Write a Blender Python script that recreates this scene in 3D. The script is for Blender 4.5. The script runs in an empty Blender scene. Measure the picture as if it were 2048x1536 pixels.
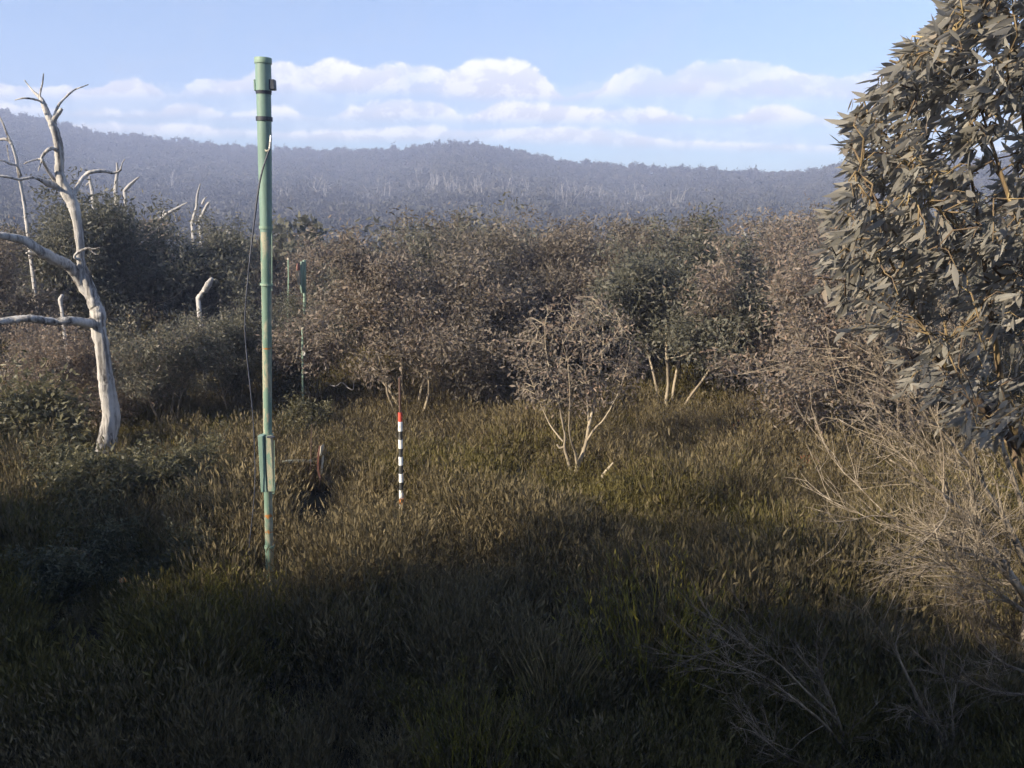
import bpy, math, random
import numpy as np
from mathutils import Vector, Matrix

SC = bpy.context.scene
COL = SC.collection
R = math.radians

# ------------------------------------------------------------------ camera
F = 1700.0                       # focal length in photograph pixels (2048 wide)
PITCH = math.atan(328.0 / F)     # the true horizon lies at row 440
CAM_H = 3.5
cam = bpy.data.cameras.new('camera'); cam_o = bpy.data.objects.new('camera', cam); COL.objects.link(cam_o)
cam.sensor_width = 36.0; cam.lens = 36.0 * F / 2048.0
cam.clip_start = 0.05; cam.clip_end = 6000
cam_o.location = (0, 0, CAM_H); cam_o.rotation_euler = (R(90) - PITCH, 0, 0)
SC.camera = cam_o
CP, SP = math.cos(PITCH), math.sin(PITCH)

def ray(px, py):
    u = (px - 1024.0) / F; v = (768.0 - py) / F
    return Vector((u, CP + v * SP, -SP + v * CP))
def W(px, py, Y):                # world point seen at a pixel, Y metres ahead
    d = ray(px, py); return Vector((0, 0, CAM_H)) + d * (Y / d.y)
def G(px, py, z=0.0):            # where that sight line meets the level z
    d = ray(px, py); return Vector((0, 0, CAM_H)) + d * ((z - CAM_H) / d.z)
def mpp(p):                      # metres per photograph pixel at a world point
    return (p.y * CP - (p.z - CAM_H) * SP) / F
def azel(px, py):
    d = ray(px, py); return math.atan2(d.x, d.y), math.atan2(d.z, math.hypot(d.x, d.y))

# ------------------------------------------------------------------ world, sun, exposure
SUN_EL = R(27); SUN_H = Vector((-0.83, -0.56)).normalized()
SUN_ROT = math.atan2(SUN_H.x, SUN_H.y)
SKY_STRENGTH = 0.09
world = bpy.data.worlds.new('World'); SC.world = world; world.use_nodes = True

def build_world():
    nt = world.node_tree; nt.nodes.clear(); N = nt.nodes.new; L = nt.links.new
    def val(x):
        n = N('ShaderNodeValue'); n.outputs[0].default_value = x; return n.outputs[0]
    def M(op, a, b=None, c=None, clamp=False):
        n = N('ShaderNodeMath'); n.operation = op; n.use_clamp = clamp
        for i, s in enumerate((a, b, c)):
            if s is None: continue
            if isinstance(s, (int, float)): n.inputs[i].default_value = s
            else: L(s, n.inputs[i])
        return n.outputs[0]
    def smooth(x, a, b):
        n = N('ShaderNodeMapRange'); n.interpolation_type = 'SMOOTHSTEP'
        L(x, n.inputs[0]); n.inputs[1].default_value = a; n.inputs[2].default_value = b
        return n.outputs[0]
    def mixc(f, a, b):
        n = N('ShaderNodeMix'); n.data_type = 'RGBA'
        L(f, n.inputs[0])
        for s, i in ((a, 6), (b, 7)):
            if isinstance(s, tuple): n.inputs[i].default_value = s
            else: L(s, n.inputs[i])
        return n.outputs[2]
    out = N('ShaderNodeOutputWorld'); bg = N('ShaderNodeBackground'); bg.inputs[1].default_value = SKY_STRENGTH
    sky = N('ShaderNodeTexSky'); sky.sky_type = 'NISHITA'; sky.sun_disc = False
    sky.sun_elevation = SUN_EL; sky.sun_rotation = SUN_ROT; sky.altitude = 1500
    sky.air_density = 1.0; sky.dust_density = 0.1; sky.ozone_density = 3.0
    tc = N('ShaderNodeTexCoord'); sep = N('ShaderNodeSeparateXYZ'); L(tc.outputs['Generated'], sep.inputs[0])
    x, y, z = sep.outputs
    az = M('ARCTAN2', x, y); el = M('ARCSINE', z)
    # clouds live on the sky by compass bearing and height above the horizon
    AZ0, AZW = -0.62, 1.24
    u = M('PINGPONG', M('DIVIDE', M('SUBTRACT', az, AZ0), AZW), 1.0)
    comb = N('ShaderNodeCombineXYZ'); L(M('MULTIPLY', az, 1.0), comb.inputs[0]); L(M('MULTIPLY', el, 1.35), comb.inputs[1])
    def noise(scale, detail, rough, off=(0, 0, 0), dist=0.0):
        mp = N('ShaderNodeMapping'); L(comb.outputs[0], mp.inputs[0]); mp.inputs[1].default_value = off
        n = N('ShaderNodeTexNoise'); n.noise_dimensions = '3D'; L(mp.outputs[0], n.inputs[0])
        n.inputs['Scale'].default_value = scale; n.inputs['Detail'].default_value = detail
        n.inputs['Roughness'].default_value = rough; n.inputs['Distortion'].default_value = dist
        return M('SUBTRACT', n.outputs[0], 0.5)
    puff = noise(26, 9, 0.62, (1.3, 0.2, 0.7), 0.35)
    puff_up = noise(26, 9, 0.62, (1.3 + 0.010, 0.2 - 0.014, 0.7), 0.35)   # same field a little towards the sun
    wisp = noise(7, 6, 0.55, (4.0, 1.0, 2.0))
    streak = noise(11, 7, 0.6, (7.0, 3.0, 2.0), 0.6)
    def curve(pts):
        n = N('ShaderNodeFloatCurve'); c = n.mapping.curves[0]
        P = []
        for px, py in pts:
            a, e = azel(px, py); P.append(((a - AZ0) / AZW, e * 2.0))   # curve value = 2 x elevation in radians
        P.sort()
        c.points[0].location = (max(P[0][0] - .02, 0), P[0][1]); c.points[1].location = (min(P[-1][0] + .02, 1), P[-1][1])
        for p in P: c.points.new(*p)
        for p in c.points: p.handle_type = 'AUTO'
        n.mapping.use_clip = False
        n.mapping.update(); L(u, n.inputs[1]); return M('MULTIPLY', n.outputs[0], 0.5)
    bands = [
      # (tops, bases, puffiness, opacity)
      ([(0, 168), (110, 172), (200, 172), (232, 152), (300, 160), (335, 188), (390, 156), (480, 150), (545, 118), (600, 132), (660, 113), (720, 128),
        (830, 122), (900, 138), (930, 126), (1010, 114), (1060, 124), (1095, 152), (1130, 182), (1200, 170), (1280, 126), (1330, 138),
        (1400, 117), (1500, 120), (1560, 132), (1620, 146), (1690, 145), (1735, 140), (1820, 158), (2048, 150)],
       [(0, 200), (230, 200), (400, 196), (550, 188), (800, 192), (1090, 204), (1200, 198), (1400, 196), (1700, 202), (2048, 205)], 0.030, 1.0),
      ([(0, 206), (300, 218), (400, 203), (450, 224), (560, 214), (640, 236), (720, 206), (800, 197), (880, 204), (935, 228), (990, 205), (1100, 203),
        (1180, 216), (1240, 213), (1320, 214), (1370, 232), (1470, 228), (1520, 212), (1600, 219), (1660, 234), (1720, 250), (2048, 240)],
       [(0, 232), (400, 238), (800, 244), (1000, 248), (1300, 250), (1600, 252), (2048, 262)], 0.022, 0.95),
      ([(0, 240), (300, 246), (640, 260), (820, 251), (870, 249), (950, 257), (1100, 251), (1250, 258), (1320, 276), (1500, 283), (1700, 292), (2048, 290)],
       [(0, 262), (640, 283), (1000, 286), (1400, 300), (2048, 310)], 0.018, 0.8),
      ([(0, 172), (500, 160), (1000, 158), (1500, 146), (2048, 158)], [(0, 272), (1000, 292), (2048, 312)], 0.05, 0.26),
    ]
    col = sky.outputs[0]
    # pale veil low on the horizon and thin high streaks
    S = 0.40 / SKY_STRENGTH
    low = M('MULTIPLY', smooth(el, 0.14, 0.02), 0.66)
    col = mixc(low, col, (0.60 * S, 0.69 * S, 0.78 * S, 1))
    hi = M('MULTIPLY', smooth(streak, -0.05, 0.30), 0.24)
    col = mixc(hi, col, (0.70 * S, 0.76 * S, 0.84 * S, 1))
    lit = smooth(M('SUBTRACT', puff, puff_up), -0.045, 0.075)
    for tops, bases, amp, op in reversed(bands):
        top = curve(tops); base = curve(bases)
        t1 = M('ADD', top, M('MULTIPLY', puff, amp)); b1 = M('ADD', base, M('MULTIPLY', puff, amp * 0.25))
        d = M('MULTIPLY', smooth(M('SUBTRACT', t1, el), -0.0010, 0.0045), smooth(M('SUBTRACT', el, b1), -0.004, 0.010))
        patch = smooth(M('ADD', wisp, M('MULTIPLY', puff, 0.35)), -0.17, 0.03)
        d = M('MULTIPLY', M('MULTIPLY', d, op), M('ADD', M('MULTIPLY', patch, 0.40), 0.60))
        h = M('DIVIDE', M('SUBTRACT', el, base), M('MAXIMUM', M('SUBTRACT', top, base), 0.004), clamp=True)
        sh = M('ADD', M('MULTIPLY', h, 0.62), M('MULTIPLY', lit, 0.5), clamp=True)
        C = 0.72 / SKY_STRENGTH; cc = mixc(sh, (0.50 * C, 0.53 * C, 0.61 * C, 1), (1.0 * C, .97 * C, .93 * C, 1))
        col = mixc(d, col, cc)
    L(col, bg.inputs[0]); L(bg.outputs[0], out.inputs[0])
build_world()
world.cycles.sampling_method = 'MANUAL'; world.cycles.sample_map_resolution = 512

sun = bpy.data.lights.new('sun', 'SUN'); sun.energy = 5.0; sun.angle = R(0.53); sun.color = (1.0, 0.88, 0.70)
sun_o = bpy.data.objects.new('sun', sun); COL.objects.link(sun_o)
sd = Vector((SUN_H.x * math.cos(SUN_EL), SUN_H.y * math.cos(SUN_EL), math.sin(SUN_EL)))
sun_o.rotation_euler = sd.to_track_quat('Z', 'Y').to_euler(); sun_o.location = (-30, -20, 40)
vs = SC.view_settings
vs.view_transform = 'Standard'; vs.look = 'None'; vs.exposure = 1.35; vs.gamma = 1.0; vs.use_curve_mapping = False
SC.cycles.max_bounces = 4; SC.cycles.diffuse_bounces = 2; SC.cycles.glossy_bounces = 1
SC.cycles.transmission_bounces = 3; SC.cycles.transparent_max_bounces = 4; SC.cycles.volume_bounces = 0
SC.cycles.use_light_tree = False; SC.cycles.use_denoising = True; SC.cycles.use_adaptive_sampling = True; SC.cycles.adaptive_threshold = 0.03
SC.cycles.caustics_reflective = False; SC.cycles.caustics_refractive = False

# ------------------------------------------------------------------ materials
def mat_new(name):
    m = bpy.data.materials.new(name); m.use_nodes = True; nt = m.node_tree; nt.nodes.clear(); return m, nt
def ramp(nt, fac, stops):
    n = nt.nodes.new('ShaderNodeValToRGB'); cr = n.color_ramp
    cr.elements[0].position = stops[0][0]; cr.elements[0].color = (*stops[0][1], 1)
    cr.elements[1].position = stops[-1][0]; cr.elements[1].color = (*stops[-1][1], 1)
    for p, c in stops[1:-1]:
        e = cr.elements.new(p); e.color = (*c, 1)
    nt.links.new(fac, n.inputs[0]); return n.outputs[0]
def leaf_mat(name, stops, trans=0.3, rough=0.5, vary=0.3, tint=None):
    """colour differs from leaf to leaf (island) and, softly, from plant to plant"""
    m, nt = mat_new(name); N = nt.nodes.new; L = nt.links.new
    geo = N('ShaderNodeNewGeometry'); oi = N('ShaderNodeObjectInfo')
    a = N('ShaderNodeMath'); a.operation = 'MULTIPLY_ADD'; L(oi.outputs['Random'], a.inputs[0]); a.inputs[1].default_value = vary; 
    b = N('ShaderNodeMath'); b.operation = 'MULTIPLY'; L(geo.outputs['Random Per Island'], b.inputs[0]); b.inputs[1].default_value = 1 - vary
    L(b.outputs[0], a.inputs[2])
    c = ramp(nt, a.outputs[0], stops)
    p = N('ShaderNodeBsdfPrincipled'); L(c, p.inputs['Base Color']); p.inputs['Roughness'].default_value = rough
    p.inputs['Specular IOR Level'].default_value = 0.35
    t = N('ShaderNodeBsdfTranslucent'); L(c, t.inputs[0])
    mx = N('ShaderNodeMixShader'); mx.inputs[0].default_value = trans
    L(p.outputs[0], mx.inputs[1]); L(t.outputs[0], mx.inputs[2])
    o = N('ShaderNodeOutputMaterial'); L(mx.outputs[0], o.inputs[0]); return m
def patchy(m, scale=.02, lo=.62, hi=1.25):
    """stands of different foliage colour: whole trees differ by where they grow"""
    nt = m.node_tree; N = nt.nodes.new; L = nt.links.new
    oi = N('ShaderNodeObjectInfo'); n = N('ShaderNodeTexNoise'); L(oi.outputs['Location'], n.inputs[0]); n.inputs['Scale'].default_value = scale; n.inputs['Detail'].default_value = 3
    mr = N('ShaderNodeMapRange'); L(n.outputs[0], mr.inputs[0]); mr.inputs[1].default_value = .35; mr.inputs[2].default_value = .65; mr.inputs[3].default_value = lo; mr.inputs[4].default_value = hi
    rp = next(x for x in nt.nodes if x.type == 'VALTORGB'); mx = N('ShaderNodeMix'); mx.data_type = 'RGBA'; mx.blend_type = 'MULTIPLY'; mx.inputs[0].default_value = 1
    tos = [l.to_socket for l in rp.outputs[0].links]; L(rp.outputs[0], mx.inputs[6]); L(mr.outputs[0], mx.inputs[7])
    for t in tos: L(mx.outputs[2], t)
def bark_mat(name, stops, scale=9.0, stretch=0.12, rough=0.85, bump=0.4):
    m, nt = mat_new(name); N = nt.nodes.new; L = nt.links.new
    tc = N('ShaderNodeTexCoord'); mp = N('ShaderNodeMapping'); L(tc.outputs['Object'], mp.inputs[0]); mp.inputs[3].default_value = (1, 1, stretch)
    n = N('ShaderNodeTexNoise'); L(mp.outputs[0], n.inputs[0]); n.inputs['Scale'].default_value = scale; n.inputs['Detail'].default_value = 8; n.inputs['Roughness'].default_value = .65
    n2 = N('ShaderNodeTexNoise'); L(tc.outputs['Object'], n2.inputs[0]); n2.inputs['Scale'].default_value = 2.3; n2.inputs['Detail'].default_value = 4
    a = N('ShaderNodeMath'); a.operation = 'MULTIPLY_ADD'; L(n2.outputs[0], a.inputs[0]); a.inputs[1].default_value = .6
    s = N('ShaderNodeMath'); s.operation = 'SUBTRACT'; L(n.outputs[0], s.inputs[0]); s.inputs[1].default_value = .3; L(s.outputs[0], a.inputs[2])
    c = ramp(nt, a.outputs[0], stops)
    p = N('ShaderNodeBsdfPrincipled'); L(c, p.inputs['Base Color']); p.inputs['Roughness'].default_value = rough; p.inputs['Specular IOR Level'].default_value = .2
    b = N('ShaderNodeBump'); b.inputs['Strength'].default_value = bump; b.inputs['Distance'].default_value = .02; L(n.outputs[0], b.inputs['Height']); L(b.outputs[0], p.inputs['Normal'])
    o = N('ShaderNodeOutputMaterial'); L(p.outputs[0], o.inputs[0]); return m
def paint_mat(name, col, wear, amount=.5, scale=14, rough=.55, metallic=0.0, rust_z=()):
    """weathered paint; rust_z = heights (object space) where rust blooms"""
    m, nt = mat_new(name); N = nt.nodes.new; L = nt.links.new
    tc = N('ShaderNodeTexCoord'); mp = N('ShaderNodeMapping'); L(tc.outputs['Object'], mp.inputs[0]); mp.inputs[3].default_value = (1, 1, .25)
    n = N('ShaderNodeTexNoise'); L(mp.outputs[0], n.inputs[0]); n.inputs['Scale'].default_value = scale; n.inputs['Detail'].default_value = 8; n.inputs['Roughness'].default_value = .7
    c = ramp(nt, n.outputs[0], [(0.0, tuple(x * .6 for x in col)), (.45, col), (.55, tuple(min(1, x * 1.15) for x in col)), (1 - amount * .5 + .01, wear)])
    if rust_z:
        n3 = N('ShaderNodeTexNoise'); L(tc.outputs['Object'], n3.inputs[0]); n3.inputs['Scale'].default_value = 22; n3.inputs['Detail'].default_value = 5
        sp = N('ShaderNodeSeparateXYZ'); L(tc.outputs['Object'], sp.inputs[0])
        prev = None
        for zc, hw in rust_z:
            s = N('ShaderNodeMath'); s.operation = 'SUBTRACT'; L(sp.outputs[2], s.inputs[0]); s.inputs[1].default_value = zc
            ab = N('ShaderNodeMath'); ab.operation = 'ABSOLUTE'; L(s.outputs[0], ab.inputs[0])
            mr = N('ShaderNodeMapRange'); L(ab.outputs[0], mr.inputs[0]); mr.inputs[1].default_value = hw; mr.inputs[2].default_value = 0; mr.inputs[3].default_value = -.5; mr.inputs[4].default_value = .10
            if prev is None: prev = mr.outputs[0]
            else:
                mx = N('ShaderNodeMath'); mx.operation = 'MAXIMUM'; L(prev, mx.inputs[0]); L(mr.outputs[0], mx.inputs[1]); prev = mx.outputs[0]
        ad = N('ShaderNodeMath'); ad.operation = 'ADD'; L(prev, ad.inputs[0]); L(n3.outputs[0], ad.inputs[1])
        th = N('ShaderNodeMapRange'); L(ad.outputs[0], th.inputs[0]); th.inputs[1].default_value = .50; th.inputs[2].default_value = .62
        mc = N('ShaderNodeMix'); mc.data_type = 'RGBA'; L(th.outputs[0], mc.inputs[0]); L(c, mc.inputs[6]); mc.inputs[7].default_value = (.42, .17, .04, 1); c = mc.outputs[2]
    p = N('ShaderNodeBsdfPrincipled'); L(c, p.inputs['Base Color']); p.inputs['Roughness'].default_value = rough; p.inputs['Metallic'].default_value = metallic
    b = N('ShaderNodeBump'); b.inputs['Strength'].default_value = .25; b.inputs['Distance'].default_value = .004; L(n.outputs[0], b.inputs['Height']); L(b.outputs[0], p.inputs['Normal'])
    o = N('ShaderNodeOutputMaterial'); L(p.outputs[0], o.inputs[0]); return m

GUM = leaf_mat('gum_leaf', [(0, (.10, .086, .064)), (.3, (.175, .150, .114)), (.6, (.235, .196, .152)), (.85, (.29, .228, .178)), (1, (.35, .24, .165))], .42, .5, .35)
GUM_GREEN = leaf_mat('gum_leaf_green', [(0, (.075, .076, .056)), (.4, (.14, .138, .10)), (.8, (.20, .188, .138)), (1, (.26, .205, .15))], .42, .5, .3)
GUM_OLIVE = leaf_mat('shrub_leaf_olive', [(0, (.05, .05, .028)), (.4, (.11, .105, .058)), (.8, (.18, .165, .09)), (1, (.24, .21, .12))], .36, .5, .3)
GUM_NEAR = leaf_mat('gum_leaf_sage', [(0, (.17, .155, .13)), (.3, (.26, .245, .205)), (.7, (.35, .325, .28)), (.88, (.38, .34, .27)), (1, (.40, .25, .18))], .5, .45, .1)
GUM_RED = leaf_mat('gum_leaf_reddish', [(0, (.06, .06, .035)), (.5, (.12, .11, .06)), (.8, (.22, .09, .05)), (1, (.30, .10, .05))], .3, .45, .1)
FAR = leaf_mat('forest_leaf', [(0, (.036, .038, .030)), (.35, (.066, .066, .048)), (.7, (.100, .092, .068)), (1, (.15, .125, .095))], .15, .7, .6)
patchy(FAR)
HEATH = leaf_mat('heath_leaf', [(0, (.056, .044, .022)), (.35, (.134, .106, .053)), (.7, (.195, .154, .080)), (1, (.27, .212, .115))], .25, .7, .55)
HEATH_G = leaf_mat('heath_leaf_olive', [(0, (.058, .048, .016)), (.5, (.125, .104, .032)), (1, (.20, .165, .055))], .3, .7, .4)
YELLOW = leaf_mat('yellow_green_leaf', [(0, (.07, .065, .014)), (.5, (.16, .14, .028)), (1, (.30, .25, .04))], .35, .6, .2)
STRAW = leaf_mat('dry_grass_blade', [(0, (.12, .09, .045)), (.5, (.27, .21, .10)), (1, (.42, .33, .17))], .3, .7, .3)
BARK = bark_mat('gum_bark', [(0, (.10, .08, .06)), (.35, (.22, .18, .13)), (.6, (.42, .35, .25)), (1, (.62, .54, .40))])
BARK_D = bark_mat('gum_bark_dark', [(0, (.035, .028, .022)), (.5, (.09, .07, .05)), (1, (.26, .21, .15))])
BARK_Y = bark_mat('gum_bark_yellow', [(.28, (.07, .05, .038)), (.45, (.14, .10, .065)), (.58, (.25, .18, .09)), (.75, (.40, .31, .15))], 12)
DEAD = bark_mat('bleached_wood', [(.30, (.07, .06, .055)), (.40, (.20, .185, .17)), (.48, (.40, .375, .345)), (.60, (.55, .52, .48)), (.9, (.64, .61, .57))], 24, .07, .85, .9)
DEAD_FAR = bark_mat('bleached_wood_far', [(0, (.26, .245, .23)), (1, (.50, .47, .43))], 5)
TWIG = bark_mat('grey_twig', [(.3, (.12, .095, .07)), (.5, (.28, .23, .17)), (.7, (.46, .39, .30))], 20)

TWIG_D = bark_mat('dark_twig', [(.3, (.07, .052, .036)), (.5, (.18, .138, .095)), (.7, (.32, .25, .175))], 20)
def ground_mat():
    m, nt = mat_new('soil_and_litter'); N = nt.nodes.new; L = nt.links.new
    tc = N('ShaderNodeTexCoord')
    n = N('ShaderNodeTexNoise'); L(tc.outputs['Object'], n.inputs[0]); n.inputs['Scale'].default_value = 1.7; n.inputs['Detail'].default_value = 12; n.inputs['Roughness'].default_value = .75
    c = ramp(nt, n.outputs[0], [(.25, (.016, .013, .009)), (.5, (.038, .031, .019)), (.75, (.075, .06, .034))])
    p = N('ShaderNodeBsdfPrincipled'); L(c, p.inputs['Base Color']); p.inputs['Roughness'].default_value = .95; p.inputs['Specular IOR Level'].default_value = .1
    b = N('ShaderNodeBump'); b.inputs['Strength'].default_value = .8; b.inputs['Distance'].default_value = .08; L(n.outputs[0], b.inputs['Height']); L(b.outputs[0], p.inputs['Normal'])
    o = N('ShaderNodeOutputMaterial'); L(p.outputs[0], o.inputs[0]); return m

# ------------------------------------------------------------------ mesh helpers
class MB:
    def __init__(s): s.v = []; s.f = []; s.n = 0
    def add(s, verts, faces):
        o = s.n; s.v.append(np.asarray(verts, np.float32).reshape(-1, 3)); s.n += len(s.v[-1])
        s.f.extend(tuple(i + o for i in f) for f in faces)
    def tube(s, pts, rad, k=6, cap=True, jit=0.0, rng=None, flute=0.0):
        P = [Vector(p) for p in pts]; n = len(P)
        if n < 2: return
        t0 = (P[1] - P[0]).normalized()
        a = t0.orthogonal().normalized()
        V = []
        ang = [2 * math.pi * i / k for i in range(k)]
        for i in range(n):
            t = (P[min(i + 1, n - 1)] - P[max(i - 1, 0)])
            t = t.normalized() if t.length > 1e-9 else t0
            a = (a - t * a.dot(t)); a = a.normalized() if a.length > 1e-6 else t.orthogonal().normalized()
            b = t.cross(a)
            for q in ang:
                r = rad[i] * (1 + (rng.uniform(-jit, jit) if rng else 0) + flute * (math.sin(3 * q + i * .13) * .6 + math.sin(7 * q - i * .21 + 1) * .5))
                V.append(P[i] + (a * math.cos(q) + b * math.sin(q)) * r)
        fs = [(i * k + j, i * k + (j + 1) % k, (i + 1) * k + (j + 1) % k, (i + 1) * k + j) for i in range(n - 1) for j in range(k)]
        if cap and k > 2:
            fs.append(tuple(range(k - 1, -1, -1))); fs.append(tuple((n - 1) * k + j for j in range(k)))
        s.add([tuple(v) for v in V], fs)
    def box(s, c, h, rot=None):
        c = Vector(c); m = rot or Matrix.Identity(3)
        V = [c + m @ Vector((sx * h[0], sy * h[1], sz * h[2])) for sx in (-1, 1) for sy in (-1, 1) for sz in (-1, 1)]
        s.add([tuple(v) for v in V], [(0, 1, 3, 2), (4, 6, 7, 5), (0, 4, 5, 1), (2, 3, 7, 6), (0, 2, 6, 4), (1, 5, 7, 3)])
    def mesh(s, name, mat, smooth=False):
        me = bpy.data.meshes.new(name)
        v = np.concatenate(s.v) if s.v else np.zeros((0, 3), np.float32)
        me.from_pydata(v.tolist(), [], s.f); me.materials.append(mat)
        if smooth: me.polygons.foreach_set('use_smooth', [True] * len(me.polygons))
        me.update(); return me
    def obj(s, name, mat, parent=None, smooth=False, origin=None):
        if origin is not None:
            o_ = np.array(origin, np.float32); s.v = [x - o_ for x in s.v]
        o = bpy.data.objects.new(name, s.mesh(name, mat, smooth)); COL.objects.link(o)
        if origin is not None: o.location = origin
        if parent: o.parent = parent
        return o
def quads_mesh(name, V, per, mat):
    """V: (n*per,3) array, n polygons of `per` corners, quickly"""
    n = len(V) // per; me = bpy.data.meshes.new(name)
    me.vertices.add(n * per); me.vertices.foreach_set('co', V.astype(np.float32).ravel())
    me.loops.add(n * per); me.loops.foreach_set('vertex_index', np.arange(n * per, dtype=np.int32))
    me.polygons.add(n); me.polygons.foreach_set('loop_start', np.arange(0, n * per, per, dtype=np.int32))
    me.materials.append(mat); me.update(calc_edges=True); me.validate(); return me
def norm(a): return a / np.maximum(np.linalg.norm(a, axis=1, keepdims=True), 1e-9)
def kites(P, D, ln, wd, rng):
    """one slender kite-shaped leaf per row: base P, axis D"""
    D = norm(D); S = norm(np.cross(D, rng.normal(size=P.shape))); U = np.cross(S, D)
    ln = ln[:, None]; wd = wd[:, None]
    bend = U * ln * rng.uniform(-.12, .12, (len(P), 1))
    V = np.stack([P, P + D * ln * .42 + S * wd * .5 + bend, P + D * ln, P + D * ln * .42 - S * wd * .5 + bend], 1)
    return V.reshape(-1, 3)
def empty(name, loc=(0, 0, 0), rz=0.0):
    e = bpy.data.objects.new(name, None); COL.objects.link(e); e.location = loc; e.rotation_euler = (0, 0, rz); e.empty_display_size = .2; return e
def tag(o, label=None, cat=None, group=None, kind=None):
    if label: o['label'] = label
    if cat: o['category'] = cat
    if group: o['group'] = group
    if kind: o['kind'] = kind
    return o
def child(name, me, parent):
    o = bpy.data.objects.new(name, me); COL.objects.link(o); o.parent = parent; return o

# ------------------------------------------------------------------ terrain
RIDGE = [(-500, 170), (0, 213), (100, 235), (200, 258), (330, 272), (450, 285), (560, 290), (650, 295), (760, 292), (830, 286), (880, 280), (920, 278), (960, 281),
         (1010, 291), (1080, 300), (1140, 316), (1200, 321), (1300, 326), (1400, 332), (1500, 337), (1580, 335), (1660, 325), (1720, 320), (2048, 298), (2600, 290)]
RA = np.array([azel(*p)[0] for p in RIDGE]); RE = np.array([azel(*p)[1] for p in RIDGE])
RDpx = [(-500, 480), (0, 480), (400, 490), (650, 470), (900, 430), (1140, 425), (1500, 390), (2048, 340), (2600, 340)]
DA = np.array([azel(p, 300)[0] for p, _ in RDpx]); DD = np.array([d for _, d in RDpx], float)
def sstep(x, a, b):
    t = np.clip((x - a) / (b - a), 0, 1); return t * t * (3 - 2 * t)
def bumps(x, y):
    return (np.sin(x * .9 + 1.3) * np.cos(y * .8 + .4) * .07 + np.sin(x * .33 + y * .41) * .10) 
def terrain(x, y):
    x = np.asarray(x, float); y = np.asarray(y, float)
    r = np.hypot(x, y); az = np.arctan2(x, y)
    Rr = np.interp(az, DA, DD); eR = np.interp(az, RA, RE) - 4.5 / Rr
    near = bumps(x, y) * sstep(r, 2, 8) - 4.5 * sstep(r, 19, 80)
    e0 = math.atan2(-4.5 - CAM_H, 110)
    t = np.clip((r - 110) / (Rr - 110), 0, 1)
    e = e0 + (eR - e0) * t ** .55
    # folds in the slopes
    fold = (np.sin(az * 23 + r * .006) * .5 + np.sin(az * 41 - r * .011 + 2) * .3) * np.clip(t * (1 - t) * 4, 0, 1) * .006
    far = CAM_H + r * np.tan(e + fold) - np.clip(r - Rr, 0, None) * .25
    k = sstep(r, 85, 125)
    z = near * (1 - k) + far * k
    flat = sstep(np.abs(az), 1.0, 1.5)
    return z * (1 - flat) + (bumps(x, y) * sstep(r, 2, 8)) * flat
def TZ(x, y): return float(terrain(x, y))

def build_ground():
    rr = np.concatenate([[0], np.linspace(1, 30, 59), np.geomspace(31, 540, 110)])
    aa = np.concatenate([np.linspace(-math.pi, -.9, 30, endpoint=False), np.linspace(-.9, .9, 260), np.linspace(.9, math.pi, 31)[1:]])
    A, Q = np.meshgrid(aa, rr); X = Q * np.sin(A); Y = Q * np.cos(A)
    back = np.abs(A) > 1.0
    S = np.where(back, np.minimum(Q, 260) / np.maximum(Q, 1e-6), 1); X *= S; Y *= S
    Z = terrain(X, Y); V = np.stack([X, Y, Z], -1).reshape(-1, 3)
    n, k = Q.shape
    i, j = np.meshgrid(np.arange(n - 1), np.arange(k - 1), indexing='ij'); a = i * k + j
    Fq = np.stack([a, a + k, a + k + 1, a + 1], -1).reshape(-1, 4)
    # behind the camera the sheet ends at 260 m: skip the collapsed rings there
    q = Q.reshape(-1); b = back.reshape(-1)
    keep = ~((b[Fq].any(1)) & (q[Fq].min(1) > 259))
    me = bpy.data.meshes.new('ground'); me.from_pydata(V.tolist(), [], Fq[keep].tolist()); me.materials.append(ground_mat())
    me.polygons.foreach_set('use_smooth', [True] * len(me.polygons)); me.update()
    o = bpy.data.objects.new('ground', me); COL.objects.link(o); tag(o, 'dark soil and leaf litter ground running into forested hills', 'ground', kind='structure')
build_ground()

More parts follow.
